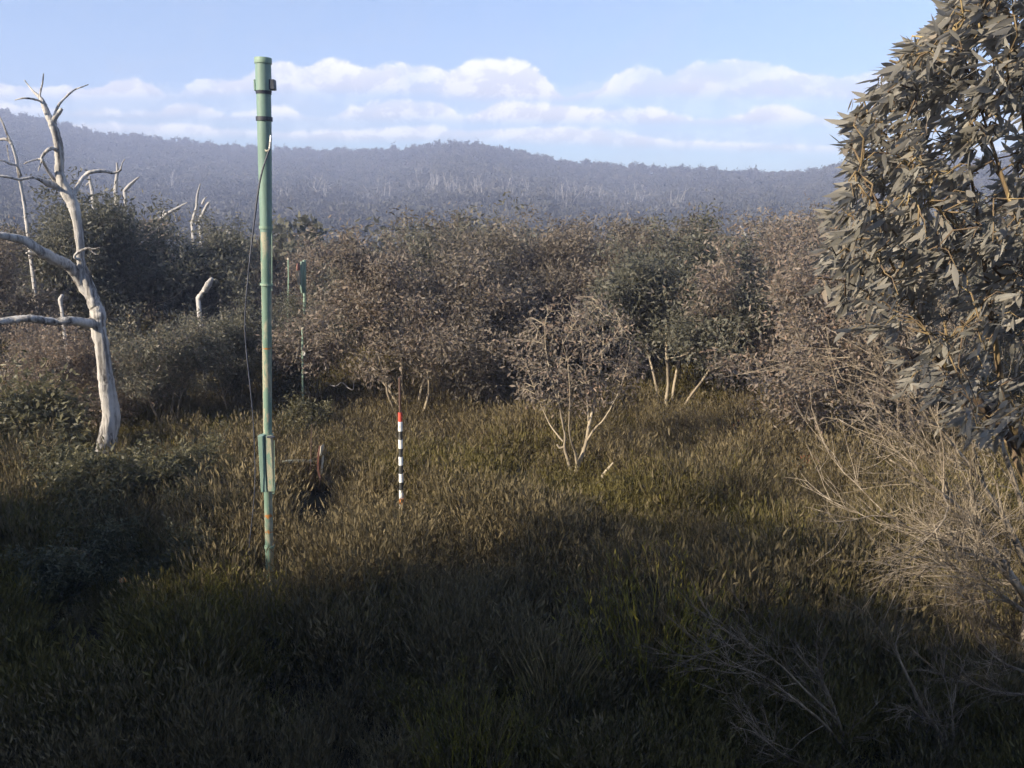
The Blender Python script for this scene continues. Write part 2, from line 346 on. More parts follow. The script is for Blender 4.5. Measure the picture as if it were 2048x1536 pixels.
# ------------------------------------------------------------------ plant makers
def wander(rng, p, d, length, n, curl=.25, up=.15):
    pts = [p.copy()]; st = length / n
    for _ in range(n):
        d = (d + Vector((rng.gauss(0, 1), rng.gauss(0, 1), rng.gauss(0, 1))) * curl * .5 + Vector((0, 0, up)) * .5).normalized()
        pts.append(pts[-1] + d * st)
    return pts, d
def grow_gum(seed, H, spread=.55, nstem=4, r0=.05, branches=7, twigs=5, lean=(0, 0), stem_frac=.62, sides=6, low=.45, tw=True):
    """multi-stemmed snow gum skeleton -> (tube builder, anchors of the leaf sprays)"""
    rng = random.Random(seed); mb = MB(); anchors = []
    for s in range(nstem):
        a = 2 * math.pi * (s + rng.uniform(-.3, .3)) / nstem; tilt = rng.uniform(.25, 1.0) * spread
        d = Vector((math.cos(a) * tilt + lean[0], math.sin(a) * tilt + lean[1], 1)).normalized()
        Ln = H * stem_frac * rng.uniform(.85, 1.15)
        pts, dd = wander(rng, Vector((math.cos(a) * r0, math.sin(a) * r0, -.12)), d, Ln, 9, .28, .05)
        rs = r0 * rng.uniform(.7, 1.1)
        mb.tube(pts, [rs * (1 - .72 * i / 9) for i in range(10)], sides, True, .08, rng)
        for b in range(branches):
            f = low + (1 - low) * (b + rng.random()) / branches; i = min(int(f * 9), 8)
            base = pts[i].lerp(pts[i + 1], f * 9 - i)
            ax = (pts[i + 1] - pts[i]).normalized(); q = rng.uniform(0, 2 * math.pi)
            out = (ax.orthogonal().normalized()); out = Matrix.Rotation(q, 3, ax) @ out
            bd = (ax * rng.uniform(.3, 1.0) + out * rng.uniform(.5, 1.0)).normalized()
            bl = H * rng.uniform(.16, .34) * (1.15 - .35 * f)
            bp, bdir = wander(rng, base, bd, bl, 5, .4, .12)
            rb = rs * (1 - .72 * f) * .6
            mb.tube(bp, [rb * (1 - .75 * i / 5) for i in range(6)], max(4, sides - 2), False)
            anchors.append((bp[-1], bdir))
            for t in range(twigs):
                j = rng.randint(1, 5); td = (bdir + Vector((rng.gauss(0, .7), rng.gauss(0, .7), rng.gauss(.1, .5)))).normalized()
                tp, tdir = wander(rng, bp[j], td, H * rng.uniform(.05, .13), 3, .4, .05)
                if tw: mb.tube(tp, [rb * .3, rb * .25, rb * .18, rb * .1], 3, False)
                anchors.append((tp[-1], tdir)); anchors.append((tp[1], tdir))
    return mb, anchors
def spray(anchors, n, seed, ln=(.07, .11), wd=.30, sig=.11, droop=.5):
    rng = np.random.default_rng(seed)
    A = np.array([tuple(a[0]) for a in anchors]); D = np.array([tuple(a[1]) for a in anchors])
    w = rng.uniform(.15, 1, len(A)) ** 2; i = rng.choice(len(A), n, p=w / w.sum())
    P = A[i] + rng.normal(size=(n, 3)) * sig * np.array([1, 1, .8])
    Dv = D[i] * .6 + rng.normal(size=(n, 3)) * .75 + np.array([0, 0, -droop])
    l = rng.uniform(ln[0], ln[1], n)
    return kites(P, Dv, l, l * wd * rng.uniform(.7, 1.3, n), rng)

TREES = {}
def tree_variant(key, seed, H, n, leaf=GUM, bark=BARK, ln=(.07, .11), wd=.32, sig=.11, droop=.45, **kw):
    mb, an = grow_gum(seed, H, **kw)
    TREES[key] = (mb.mesh('trunk', bark, True), quads_mesh('crown', spray(an, n, seed + 7, ln, wd, sig, droop), 4, leaf), H)
for i in range(5):      # trees in the clearing and around it, leaves as seen at 10 to 25 m
    tree_variant('mid%d' % i, 11 + i * 5, 3.4, 21000, ln=(.052, .088), leaf=[GUM, GUM_GREEN, GUM, GUM, GUM_GREEN][i], bark=BARK,
                 nstem=[5, 4, 6, 4, 5][i], r0=.027, spread=[.6, .5, .7, .55, .65][i], branches=8, twigs=5, sig=.115, low=[.52, .48, .42, .55, .35][i])
for i in range(4):      # trees of the forest edge, 25 to 150 m away
    tree_variant('edge%d' % i, 101 + i * 7, 5.2, 2600, leaf=[GUM, GUM_GREEN, FAR, GUM_GREEN][i], bark=BARK_D, ln=(.22, .36), wd=.5, sig=.26, droop=.3,
                 nstem=4, r0=.07, spread=.6, branches=7, twigs=3, sides=5, low=.3, tw=False)
def place_tree(key, loc, scale=1.0, rz=0.0, label=None, group=None, name='snow_gum', cat='tree', zs=1.0, sub=.05):
    t, c, H = TREES[key]
    e = empty(name, (loc[0], loc[1], TZ(loc[0], loc[1]) - sub), rz); e.scale = (scale, scale, scale * zs)
    child('trunk', t, e); child('crown', c, e)
    return tag(e, label, cat, group)

# ------------------------------------------------------------------ scattering (uncountable ground cover and the far wood)
def scatter(name, P, variant, rot, scl, variants, label, cat):
    """P points carrying copies of a few plant meshes"""
    col = bpy.data.collections.new(name + '_kinds')
    for i, me in enumerate(variants):
        o = bpy.data.objects.new('%s_kind_%02d' % (name, i), me); col.objects.link(o)
    me = bpy.data.meshes.new(name); me.from_pydata(P.tolist(), [], [])
    a = me.attributes.new('kind_index', 'INT', 'POINT'); a.data.foreach_set('value', variant.astype(np.int32))
    a = me.attributes.new('turn', 'FLOAT_VECTOR', 'POINT'); a.data.foreach_set('vector', rot.astype(np.float32).ravel())
    a = me.attributes.new('size', 'FLOAT_VECTOR', 'POINT'); a.data.foreach_set('vector', scl.astype(np.float32).ravel())
    o = bpy.data.objects.new(name, me); COL.objects.link(o)
    ng = bpy.data.node_groups.new(name + '_scatter', 'GeometryNodeTree'); N = ng.nodes.new; L = ng.links.new
    ng.interface.new_socket('Geometry', in_out='INPUT', socket_type='NodeSocketGeometry')
    ng.interface.new_socket('Geometry', in_out='OUTPUT', socket_type='NodeSocketGeometry')
    gi = N('NodeGroupInput'); go = N('NodeGroupOutput'); iop = N('GeometryNodeInstanceOnPoints'); ci = N('GeometryNodeCollectionInfo')
    ci.inputs['Collection'].default_value = col; ci.inputs['Separate Children'].default_value = True; ci.inputs['Reset Children'].default_value = True
    def attr(n, t):
        q = N('GeometryNodeInputNamedAttribute'); q.data_type = t; q.inputs[0].default_value = n; return q.outputs[0]
    e2r = N('FunctionNodeEulerToRotation'); L(attr('turn', 'FLOAT_VECTOR'), e2r.inputs[0])
    L(gi.outputs[0], iop.inputs['Points']); L(ci.outputs[0], iop.inputs['Instance']); iop.inputs['Pick Instance'].default_value = True
    L(attr('kind_index', 'INT'), iop.inputs['Instance Index']); L(e2r.outputs[0], iop.inputs['Rotation']); L(attr('size', 'FLOAT_VECTOR'), iop.inputs['Scale'])
    L(iop.outputs[0], go.inputs[0])
    md = o.modifiers.new('scatter', 'NODES'); md.node_group = ng
    return tag(o, label, cat, kind='stuff')

def far_variant(seed):
    mb, an = grow_gum(seed, 5.2, nstem=3, r0=.09, spread=.55, branches=6, twigs=2, sides=4, low=.3, tw=False)
    V = spray(an, 420, seed, (.45, .85), .6, .38, .2)
    me = quads_mesh('far_gum', V, 4, FAR); return me
def grid_points(r0, r1, sp, rng, half=.70):
    n = int(half * (r1 * r1 - r0 * r0) / (sp * sp) * 1.0)
    r = np.sqrt(rng.uniform(r0 * r0, r1 * r1, n)); a = rng.uniform(-half, half, n)
    return r * np.sin(a), r * np.cos(a), r, a
rng = np.random.default_rng(5)
X1, Y1, R1, A1 = grid_points(95, 300, 3.3, rng); X2, Y2, R2, A2 = grid_points(300, 505, 4.4, rng)
X = np.concatenate([X1, X2]); Y = np.concatenate([Y1, Y2]); RR = np.concatenate([R1, R2]); AA = np.concatenate([A1, A2])
keep = RR < np.interp(AA, DA, DD) + 12; X, Y, RR = X[keep], Y[keep], RR[keep]
n = len(X); s = np.where(RR > 300, rng.uniform(.9, 1.12, n), rng.uniform(.75, 1.2, n))
scatter('far_forest', np.stack([X, Y, terrain(X, Y) - .3], 1), rng.integers(0, 5, n), np.stack([np.zeros(n), np.zeros(n), rng.uniform(0, 6.28, n)], 1),
        np.stack([s, s, s * rng.uniform(.8, 1.15, n)], 1), [far_variant(301 + i * 3) for i in range(5)],
        'grey-green snow gum forest covering the far hills', 'forest')

# heath: fine upright twigs with tiny leaves, and some finer sedge
def heath_clump(seed, mat, rad=.24, h=.42, stems=48, leaves=560, ll=(.03, .075), lw=.20):
    r = np.random.default_rng(seed)
    a = r.uniform(0, 6.28, stems); q = np.sqrt(r.uniform(0, 1, stems)) * rad * .55
    B = np.stack([q * np.cos(a), q * np.sin(a), np.full(stems, -.05)], 1)
    D = np.stack([np.cos(a) * q / rad * .8, np.sin(a) * q / rad * .8, np.ones(stems)], 1) + r.normal(size=(stems, 3)) * .16
    D = norm(D); ln = h * r.uniform(.6, 1.15, stems)
    V = [kites(B, D, ln, np.full(stems, .007), r)]
    i = r.integers(0, stems, leaves); f = r.uniform(.25, 1.0, leaves)
    P = B[i] + D[i] * (ln[i] * f)[:, None] + r.normal(size=(leaves, 3)) * .018
    l = r.uniform(ll[0], ll[1], leaves)
    V.append(kites(P, D[i] + r.normal(size=(leaves, 3)) * .30, l, l * lw, r))
    return quads_mesh('heath_clump', np.concatenate(V), 4, mat)
def sedge_clump(seed, mat, rad=.16, h=.5, blades=110, wdt=.006, flare=.55):
    r = np.random.default_rng(seed); a = r.uniform(0, 6.28, blades); q = np.sqrt(r.uniform(0, 1, blades)) * rad
    B = np.stack([q * np.cos(a), q * np.sin(a), np.full(blades, -.04)], 1)
    D = norm(np.stack([np.cos(a) * q / rad * flare, np.sin(a) * q / rad * flare, np.ones(blades)], 1) + r.normal(size=(blades, 3)) * .10)
    ln = h * r.uniform(.5, 1.1, blades)
    mid = B + D * (ln * .55)[:, None]; tip = mid + norm(D + np.stack([np.cos(a), np.sin(a), np.zeros(blades)], 1) * .3) * (ln * .45)[:, None]
    S = norm(np.cross(D, r.normal(size=(blades, 3)))) * wdt * .5
    V = np.stack([B + S, mid + S, mid - S, B - S], 1).reshape(-1, 3); V2 = np.stack([mid + S, tip + S * .1, tip - S * .1, mid - S], 1).reshape(-1, 3)
    return quads_mesh('sedge_clump', np.concatenate([V, V2]), 4, mat)
HEATHS = [heath_clump(1, HEATH), heath_clump(2, HEATH, .26, .54, 56, 600), heath_clump(3, HEATH, .2, .36, 34, 400, (.02, .05)), heath_clump(4, HEATH_G, .24, .40, 36, 440),
          heath_clump(5, HEATH_G, .22, .38, 36, 480, (.025, .05)), sedge_clump(6, HEATH, .15, .48, 90), sedge_clump(7, STRAW, .09, .50, 28, .005), heath_clump(8, YELLOW, .18, .3, 26, 260),
          heath_clump(9, HEATH_G, .40, .50, 90, 1300, (.03, .07), .22), heath_clump(10, HEATH, .42, .58, 100, 1300, (.03, .07), .22)]
def heath():
    rng = np.random.default_rng(77)
    def batch(r0, r1, dens, half=.72):
        n = int(half * (r1 * r1 - r0 * r0) * dens); r = np.sqrt(rng.uniform(r0 * r0, r1 * r1, n)); a = rng.uniform(-half, half, n); return r * np.sin(a), r * np.cos(a)
    bx, by = zip(batch(2.2, 9, 34), batch(9, 16, 24), batch(16, 34, 9, .66))
    x = np.concatenate(bx); y = np.concatenate(by); n = len(x)
    patch = np.sin(x * .9 + np.sin(y * .7) * 1.4) + np.sin(y * 1.1 + x * .35 + 2.0) + rng.normal(size=n) * .5
    r = np.hypot(x, y)
    k = np.where(patch > .32, rng.choice([3, 4, 0, 7], n, p=[.42, .32, .17, .09]), rng.choice([0, 1, 2, 5, 6, 4], n, p=[.27, .27, .15, .19, .06, .06]))
    big = rng.uniform(size=n) < .22; k = np.where(big, np.where(patch + rng.normal(size=n) * .6 > .9, 8, 9), k)
    s = rng.uniform(.7, 1.25, n) * (1.08 + .30 * np.sin(x * 1.9 + 1 + np.sin(y)) * np.sin(y * 1.6 + x * .4))
    s *= np.where(r > 16, 1.25, 1.0)
    s *= np.where(big, .85, 1.0)
    lim = .55 + .45 * sstep(r, 4, 7)        # the scrub is shorter close in
    s *= lim
    ppx = 1024 + x / np.maximum(y * CP + 3.2 * SP, .1) * F
    low = ((ppx > 480) & (ppx < 600) & (y > 5.8) & (y < 8.2)) | ((ppx > 540) & (ppx < 700) & (y > 8.6) & (y < 10.7)) | ((ppx > 770) & (ppx < 835) & (y > 9) & (y < 10.1)) | ((ppx > 30) & (ppx < 280) & (y > 5.5) & (y < 8)) | ((ppx > 560) & (ppx < 650) & (y > 14) & (y < 17))
    s = np.where(low, np.minimum(s, np.where((ppx > 480) & (ppx < 700) & (y > 6.7), .40, .5)), s); k = np.where(low & (k > 7), 2, k)
    tilt = rng.normal(size=(n, 2)) * .10
    scatter('heath_scrub', np.stack([x, y, terrain(x, y) - .02], 1), k, np.stack([tilt[:, 0], tilt[:, 1], rng.uniform(0, 6.28, n)], 1),
            np.stack([s, s, s * rng.uniform(.8, 1.25, n)], 1), HEATHS, 'low brown and olive heath scrub covering the clearing', 'heath')
heath()

# ------------------------------------------------------------------ the trees around the clearing
for key in list(TREES):
    t, c, H = TREES[key]; z = np.empty(len(c.vertices) * 3, np.float32); c.vertices.foreach_get('co', z)
    TREES[key] = (t, c, float(np.percentile(z.reshape(-1, 3)[:, 2], 99)))
def gum_at(px, Y, top, key, rz, label, group=None, zs=1.0, **kw):
    x = W(px, 600, Y).x; z0 = TZ(x, Y); H = W(px, top, Y).z - z0
    sc = H / (TREES[key][2] * zs); return place_tree(key, (x, Y), sc, rz, label, group, zs=zs, **kw)
CLEAR = [  # px, distance, row of the top, kind, turn, label
    (812, 14.6, 470, 'mid0', .2, 'bushy snow gum directly behind the striped snow stake'),
    (915, 15.6, 455, 'mid2', 1.4, 'many-stemmed snow gum between the striped stake and the small open gum'),
    (1075, 17.5, 450, 'mid3', 2.2, 'brownish snow gum rising behind the small open gum'),
    (1225, 16.4, 455, 'mid0', 3.6, 'pinkish-brown snow gum just right behind the small open gum'),
    (1345, 14.6, 490, 'mid1', 4.1, 'darker green snow gum between the open gum and the slim-trunked gum'),
    (1460, 15.4, 440, 'mid4', 5.0, 'rounded olive snow gum standing third left of the big overhanging gum'),
    (1600, 13.2, 470, 'mid2', .9, 'slim-trunked snow gum beside the reddish sapling on the right'),
    (1590, 22.0, 420, 'mid3', 1.9, 'tall pale green snow gum half hidden by the overhanging gum'),
    (1730, 17.0, 430, 'mid1', 2.7, 'snow gum seen through the fringe of the overhanging gum'),
    (745, 19.5, 500, 'mid3', 5.5, 'snow gum farther back between the weathered board and the striped stake'),
    (608, 15.9, 596, 'mid4', 3.9, 'low dark snow gum under the weathered board, behind the slim post'),
    (1850, 12.5, 520, 'mid0', 4.4, 'snow gum behind the grey bare-twigged shrub at the right edge'),
    (2010, 15.0, 420, 'mid4', 3.3, 'snow gum at the far right edge behind the overhanging gum'),
    (320, 13.5, 630, 'mid1', 1.1, 'sunlit low snow gum right of the bleached dead tree'),
    (445, 15.0, 600, 'mid4', 2.1, 'dark low snow gum just left of the green mast'),
    (90, 13.0, 640, 'mid2', 3.0, 'low snow gum behind the bare limb of the dead tree'),
    (-60, 15.5, 470, 'mid0', 4.6, 'reddish-brown snow gum cut by the left edge'),
    (130, 19.0, 420, 'mid4', .6, 'dark snow gum directly behind the upper dead tree'),
    (270, 20.0, 385, 'mid1', 5.2, 'brownish snow gum under the two pale snags at upper left'),
    (395, 21.0, 440, 'mid4', 2.9, 'dark snow gum under the leaning bleached snag'),
    (510, 24.0, 470, 'mid2', 1.7, 'dark snow gum behind the middle of the green mast'),
    (855, 17.8, 438, 'mid1', 2.4, 'taller snow gum peeping between the two gums behind the snow stake'),
    (1000, 18.6, 436, 'mid0', 5.9, 'feathery snow gum filling the gap left of the small open gum'),
    (1150, 19.4, 440, 'mid2', .8, 'snow gum whose top shows straight above the small open gum'),
    (1290, 18.8, 446, 'mid3', 4.8, 'brown snow gum filling the gap right of the small open gum'),
    (1405, 18.0, 442, 'mid0', 1.2, 'snow gum behind the gap left of the rounded olive gum'),
    (1530, 16.8, 440, 'mid3', 3.0, 'snow gum below the two thin pale snags at right'),
    (640, 20.5, 492, 'mid2', 5.1, 'snow gum immediately right of the weathered board'),
]
for px, Y, top, key, rz, lab in CLEAR: gum_at(px, Y, top, key, rz, lab)
# the forest edge falling away behind
rng_e = random.Random(9); cnt = 0; spots = []
for ring, (r0, r1, m) in enumerate(((24, 36, 26), (36, 55, 44), (55, 80, 66), (80, 112, 100))):
    for i in range(m):
        a = -.66 + 1.32 * (i + rng_e.uniform(.1, .9)) / m; r = rng_e.uniform(r0, r1)
        spots.append((r * math.sin(a), r * math.cos(a), r))
for x, y, r in spots:
    px = 1024 + x / y * F
    sec = next(t for lim, t in ((200, 'behind the dead tree at left'), (500, 'between dead tree and mast'), (790, 'between mast and snow stake'), (1150, 'between snow stake and open gum'), (1500, 'right of the open gum'), (9999, 'behind the overhanging gum')) if px < lim)
    row = 'nearest' if r < 36 else 'second' if r < 55 else 'third' if r < 80 else 'farthest'
    lab = 'snow gum in the %s row of forest edge %s' % (row, sec)
    place_tree('edge%d' % rng_e.randrange(4), (x, y), rng_e.uniform(.72, 1.02) * (.9 if r < 36 else 1.0), rng_e.uniform(0, 6.28), lab, 'forest edge gums, %s row, %s' % (row, sec))
# trees beside and behind the viewpoint that throw the foreground into shade
tree_variant('tall', 401, 7.0, 26000, leaf=GUM_GREEN, bark=BARK_D, ln=(.12, .19), wd=.34, sig=.24, droop=.4, nstem=4, r0=.09, spread=.42, branches=7, twigs=4, low=.35, tw=False)
t, c, H = TREES['tall']; z = np.empty(len(c.vertices) * 3, np.float32); c.vertices.foreach_get('co', z); TREES['tall'] = (t, c, float(np.percentile(z.reshape(-1, 3)[:, 2], 99)))
SHADE = [(-15.6, .8, 7.2), (-13.6, .0, 6.6), (-11.6, -.8, 6.8), (-9.4, -1.1, 6.7), (-7.2, -1.5, 6.4), (-5.2, -2.2, 7.2), (-3.4, -4.0, 7.2), (-1.0, -5.6, 7.4), (-10.2, 2.0, 4.6), (-5.7, -.2, 6.2), (-7.6, .3, 5.4), (-16.6, 5.4, 6.4), (-8.6, -4.8, 8.5), (-12.5, -3.8, 9), (-6, -5.5, 8)]
for i, (x, y, h) in enumerate(SHADE):
    sk = 'tall' if x > -9 else ('tall', 'mid0', 'mid3')[i % 3]; place_tree(sk, (x, y), h / TREES[sk][2], i * 1.3, 'tall snow gum beside the viewpoint, shading the foreground heath', 'snow gums shading the foreground')

# leafy shrubs low on the left and the reddish saplings
tree_variant('bush', 211, 1.5, 7000, leaf=GUM_OLIVE, bark=BARK_D, nstem=8, r0=.02, spread=1.15, branches=6, twigs=5, sig=.09, low=.3, ln=(.06, .10), wd=.3)
tree_variant('red', 223, 1.0, 900, leaf=GUM_RED, bark=BARK_D, nstem=4, r0=.012, spread=.8, branches=5, twigs=4, sig=.06, low=.3, ln=(.06, .10), wd=.35)
for k in ('bush', 'red'):
    t, c, H = TREES[k]; z = np.empty(len(c.vertices) * 3, np.float32); c.vertices.foreach_get('co', z); TREES[k] = (t, c, float(np.percentile(z.reshape(-1, 3)[:, 2], 99)))
for px, Y, top, key, rz, lab, nm, cat in [
    (140, 9.0, 895, 'bush', 2.6, 'tall dark shrub just left of the dead tree trunk', 'leafy_shrub', 'shrub'),
    (295, 9.6, 890, 'bush', .9, 'tall olive shrub just right of the dead tree trunk', 'leafy_shrub', 'shrub'),
    (180, 8.0, 1040, 'bush', 3.3, 'dark shrub in front of the dead tree', 'leafy_shrub', 'shrub'),
    (385, 10.0, 880, 'bush', 3.7, 'rounded shrub left of the mast box, behind the twiggy shrub', 'leafy_shrub', 'shrub'),
    (430, 8.8, 985, 'bush', 4.9, 'twiggy shrub touching the mast from the left', 'leafy_shrub', 'shrub'),
    (60, 7.3, 1075, 'bush', 5.6, 'black-shaded shrub above the splintered stump', 'leafy_shrub', 'shrub'),
    (330, 7.9, 1050, 'bush', 1.5, 'low shaded shrub below the leafy shrub at the mast', 'leafy_shrub', 'shrub'),
    (30, 11.5, 740, 'bush', .2, 'dense shrub at the left edge under the horizontal dead limb', 'leafy_shrub', 'shrub'),
    (350, 9.2, 955, 'bush', .3, 'leafy green shrub at the foot of the green mast', 'leafy_shrub', 'shrub'),
    (60, 9.6, 890, 'bush', 1.9, 'dark leafy shrub left of the dead tree base', 'leafy_shrub', 'shrub'),
    (240, 9.9, 915, 'bush', 3.9, 'leafy shrub hiding the foot of the bleached dead tree', 'leafy_shrub', 'shrub'),
    (420, 11.5, 850, 'bush', 5.2, 'pale-leaved shrub between dead tree and green mast', 'leafy_shrub', 'shrub'),
    (-10, 8.4, 1010, 'bush', 4.2, 'dark shrub at the lower left edge', 'leafy_shrub', 'shrub'),
    (590, 13.2, 795, 'bush', 2.2, 'low scrub bush hiding the foot of the slim green post', 'leafy_shrub', 'shrub'),
    (1495, 12.4, 835, 'red', .4, 'green and red-leaved sapling left of the slim-trunked gum', 'gum_sapling', 'sapling'),
    (1625, 11.0, 905, 'red', 2.1, 'reddish sapling under the slim-trunked gum', 'gum_sapling', 'sapling'),
    (995, 12.6, 860, 'red', 4.0, 'tiny pale-leaved sapling left of the small open gum', 'gum_sapling', 'sapling')]:
    gum_at(px, Y, top, key, rz, lab, name=nm, cat=cat)

# ------------------------------------------------------------------ dead trees
def px_poly(pl, Y, mb, k=8, jit=.10, seed=1, close=6, flute=0.0):
    """limb traced as (px,py,width px[,depth offset]); resampled with small kinks"""
    rr = random.Random(seed); P = []; Q = []
    for q in pl:
        p = W(q[0], q[1], Y + (q[3] if len(q) > 3 else 0)); P.append(p); Q.append(q[2] * .5 * mpp(p))
    pts = []; rad = []; n = len(P)
    for i in range(n - 1):
        p0, p1, p2, p3 = P[max(i - 1, 0)], P[i], P[i + 1], P[min(i + 2, n - 1)]
        for s in range(close if i < n - 2 else close + 1):
            t = s / close
            c = .5 * ((2 * p1) + (p2 - p0) * t + (2 * p0 - 5 * p1 + 4 * p2 - p3) * t * t + (3 * p1 - p0 - 3 * p2 + p3) * t ** 3)
            r = Q[i] * (1 - t) + Q[i + 1] * t
            pts.append(c + Vector((rr.gauss(0, 1), rr.gauss(0, 1), rr.gauss(0, 1))) * r * .05); rad.append(r * rr.uniform(.97, 1.03))
    mb.tube(pts, rad, k, True, jit * .35, rr, flute); return pts
def dead_tree(name, Y, trunk, limbs, label, slim=1.0, seed=1, mat=DEAD):
    x, y = W(trunk[0][0], trunk[0][1], Y).x, Y; org = Vector((x, y, TZ(x, y)))
    e = empty(name, org); tag(e, label, 'dead tree')
    mb = MB(); P0 = W(trunk[0][0], trunk[0][1], Y)
    px_poly([(q[0], q[1], q[2] * slim) + tuple(q[3:]) for q in trunk], Y, mb, 18, .10, seed, 6, .10)
    if P0.z > org.z + .02:     # carry the stem down into the ground
        r = trunk[0][2] * slim * .5 * mpp(P0); mb.tube([(P0.x, P0.y, P0.z + r * .5), (P0.x + .02, P0.y, (P0.z + org.z) / 2), (P0.x + .05, P0.y, org.z - .2)], [r, r * 1.15, r * 1.45], 10, True, .08, random.Random(seed))
    def put(mb, nm):
        mb.v = [v - np.array(org, np.float32) for v in mb.v]; o = bpy.data.objects.new(nm, mb.mesh(nm, mat, True)); COL.objects.link(o); o.parent = e
    put(mb, 'trunk')
    for i, pl in enumerate(limbs):
        mb = MB(); px_poly(pl, Y, mb, 10, .12, seed + 3 + i, 6, .09); put(mb, 'branch')
dead_tree('dead_gum', 10.9,
    [(203, 985, 46), (208, 930, 44), (214, 880, 42), (221, 835, 37), (216, 793, 38), (210, 747, 33), (205, 695, 30), (196, 650, 33), (196, 625, 34), (186, 600, 28), (172, 560, 25), (161, 520, 18), (160, 490, 17), (154, 442, 20), (146, 410, 26), (130, 377, 25), (119, 344, 20), (119, 320, 20), (117, 295, 20), (112, 270, 18), (105, 250, 18), (103, 240, 16)],
    [[(184, 596, 22), (163, 566, 24), (143, 536, 22, -.1), (107, 517, 23, -.3), (75, 499, 20, -.5), (49, 481, 18, -.6), (0, 471, 15, -.8), (-60, 466, 11, -1)],
     [(100, 516, 14, -.3), (88, 512, 12, -.3), (70, 508, 9, -.4), (52, 506, 4, -.5)],
     [(192, 646, 24), (169, 645, 18, -.2), (140, 641, 16, -.4), (107, 643, 15, -.5), (59, 637, 15, -.7), (25, 640, 14, -.8), (0, 643, 13, -.9), (-60, 650, 11, -1.1)],
     [(143, 400, 14), (148, 390, 9, .1), (160, 364, 8, .2), (172, 350, 8, .3), (182, 344, 7.5, .3), (208, 342, 6.5, .4), (228, 346, 5, .5), (243, 339, 2.5, .5)],
     [(132, 385, 18), (118, 374, 15), (94, 366, 13, -.1), (80, 360, 6, -.2), (65, 355, 5, -.3), (39, 359, 5, -.4), (18, 354, 5, -.5), (-20, 350, 4, -.6)],
     [(118, 372, 9), (108, 360, 7), (94, 338, 6, -.1), (86, 322, 6, -.2), (83, 316, 5, -.2), (90, 305, 6, -.2), (98, 299, 7, -.2), (108, 297, 7, -.1), (113, 303, 7)],
     [(86, 318, 5, -.2), (74, 319, 4, -.2), (56, 324, 3, -.3), (48, 328, 2, -.3)],
     [(84, 320, 4, -.2), (80, 332, 2.5, -.2), (76, 343, 1.5, -.2)],
     [(106, 250, 15), (97, 233, 13), (90, 215, 12), (82, 198, 8), (66, 182, 4, .1), (56, 170, 2.8, .2), (49, 160, 1.8, .2)],
     [(82, 200, 5), (80, 188, 4), (85, 166, 3, .1), (87, 147, 2, .1)],
     [(82, 203, 4), (70, 199, 4, -.1), (50, 196, 3.5, -.2), (30, 200, 1.5, -.2)],
     [(106, 246, 11), (110, 236, 10), (117, 226, 9), (124, 218, 6)],
     [(107, 240, 7), (111, 224, 5, .1), (119, 208, 5, .1), (130, 196, 4, .2), (138, 188, 4.5, .2), (150, 179, 3, .3), (163, 174, 2.4, .3), (177, 169, 1.5, .4)],
     [(163, 520, 7, -.15), (150, 516, 5, -.2), (152, 508, 5, -.2), (165, 500, 6, -.2), (176, 497, 6, -.2), (188, 498, 4, -.2), (200, 495, 2, -.2)],
     [(180, 499, 3.5, -.2), (190, 508, 2.5, -.2), (199, 509, 1.5, -.2)]],
    'tall bleached dead gum with crooked bare limbs at the left', slim=.86, seed=4)
dead_tree('dead_gum', 17.5,
    [(62, 520, 7), (54, 450, 7), (47, 400, 6.5), (38, 350, 6), (31, 312, 5.5), (24, 290, 5), (14, 268, 4), (5, 245, 3.5), (-4, 228, 2.5)],
    [[(24, 288, 7), (17, 280, 7), (8, 278, 6), (-4, 281, 4)], [(42, 352, 5), (34, 332, 4, -.1), (20, 328, 4, -.2), (8, 322, 3.5, -.3), (-12, 320, 3, -.4)],
     [(40, 350, 3), (36, 338, 2.5), (35, 320, 1.5)], [(14, 290, 2.5), (16, 306, 2), (19, 324, 1.3)]],
    'slender dead gum at the left edge behind the bleached dead tree', seed=14)
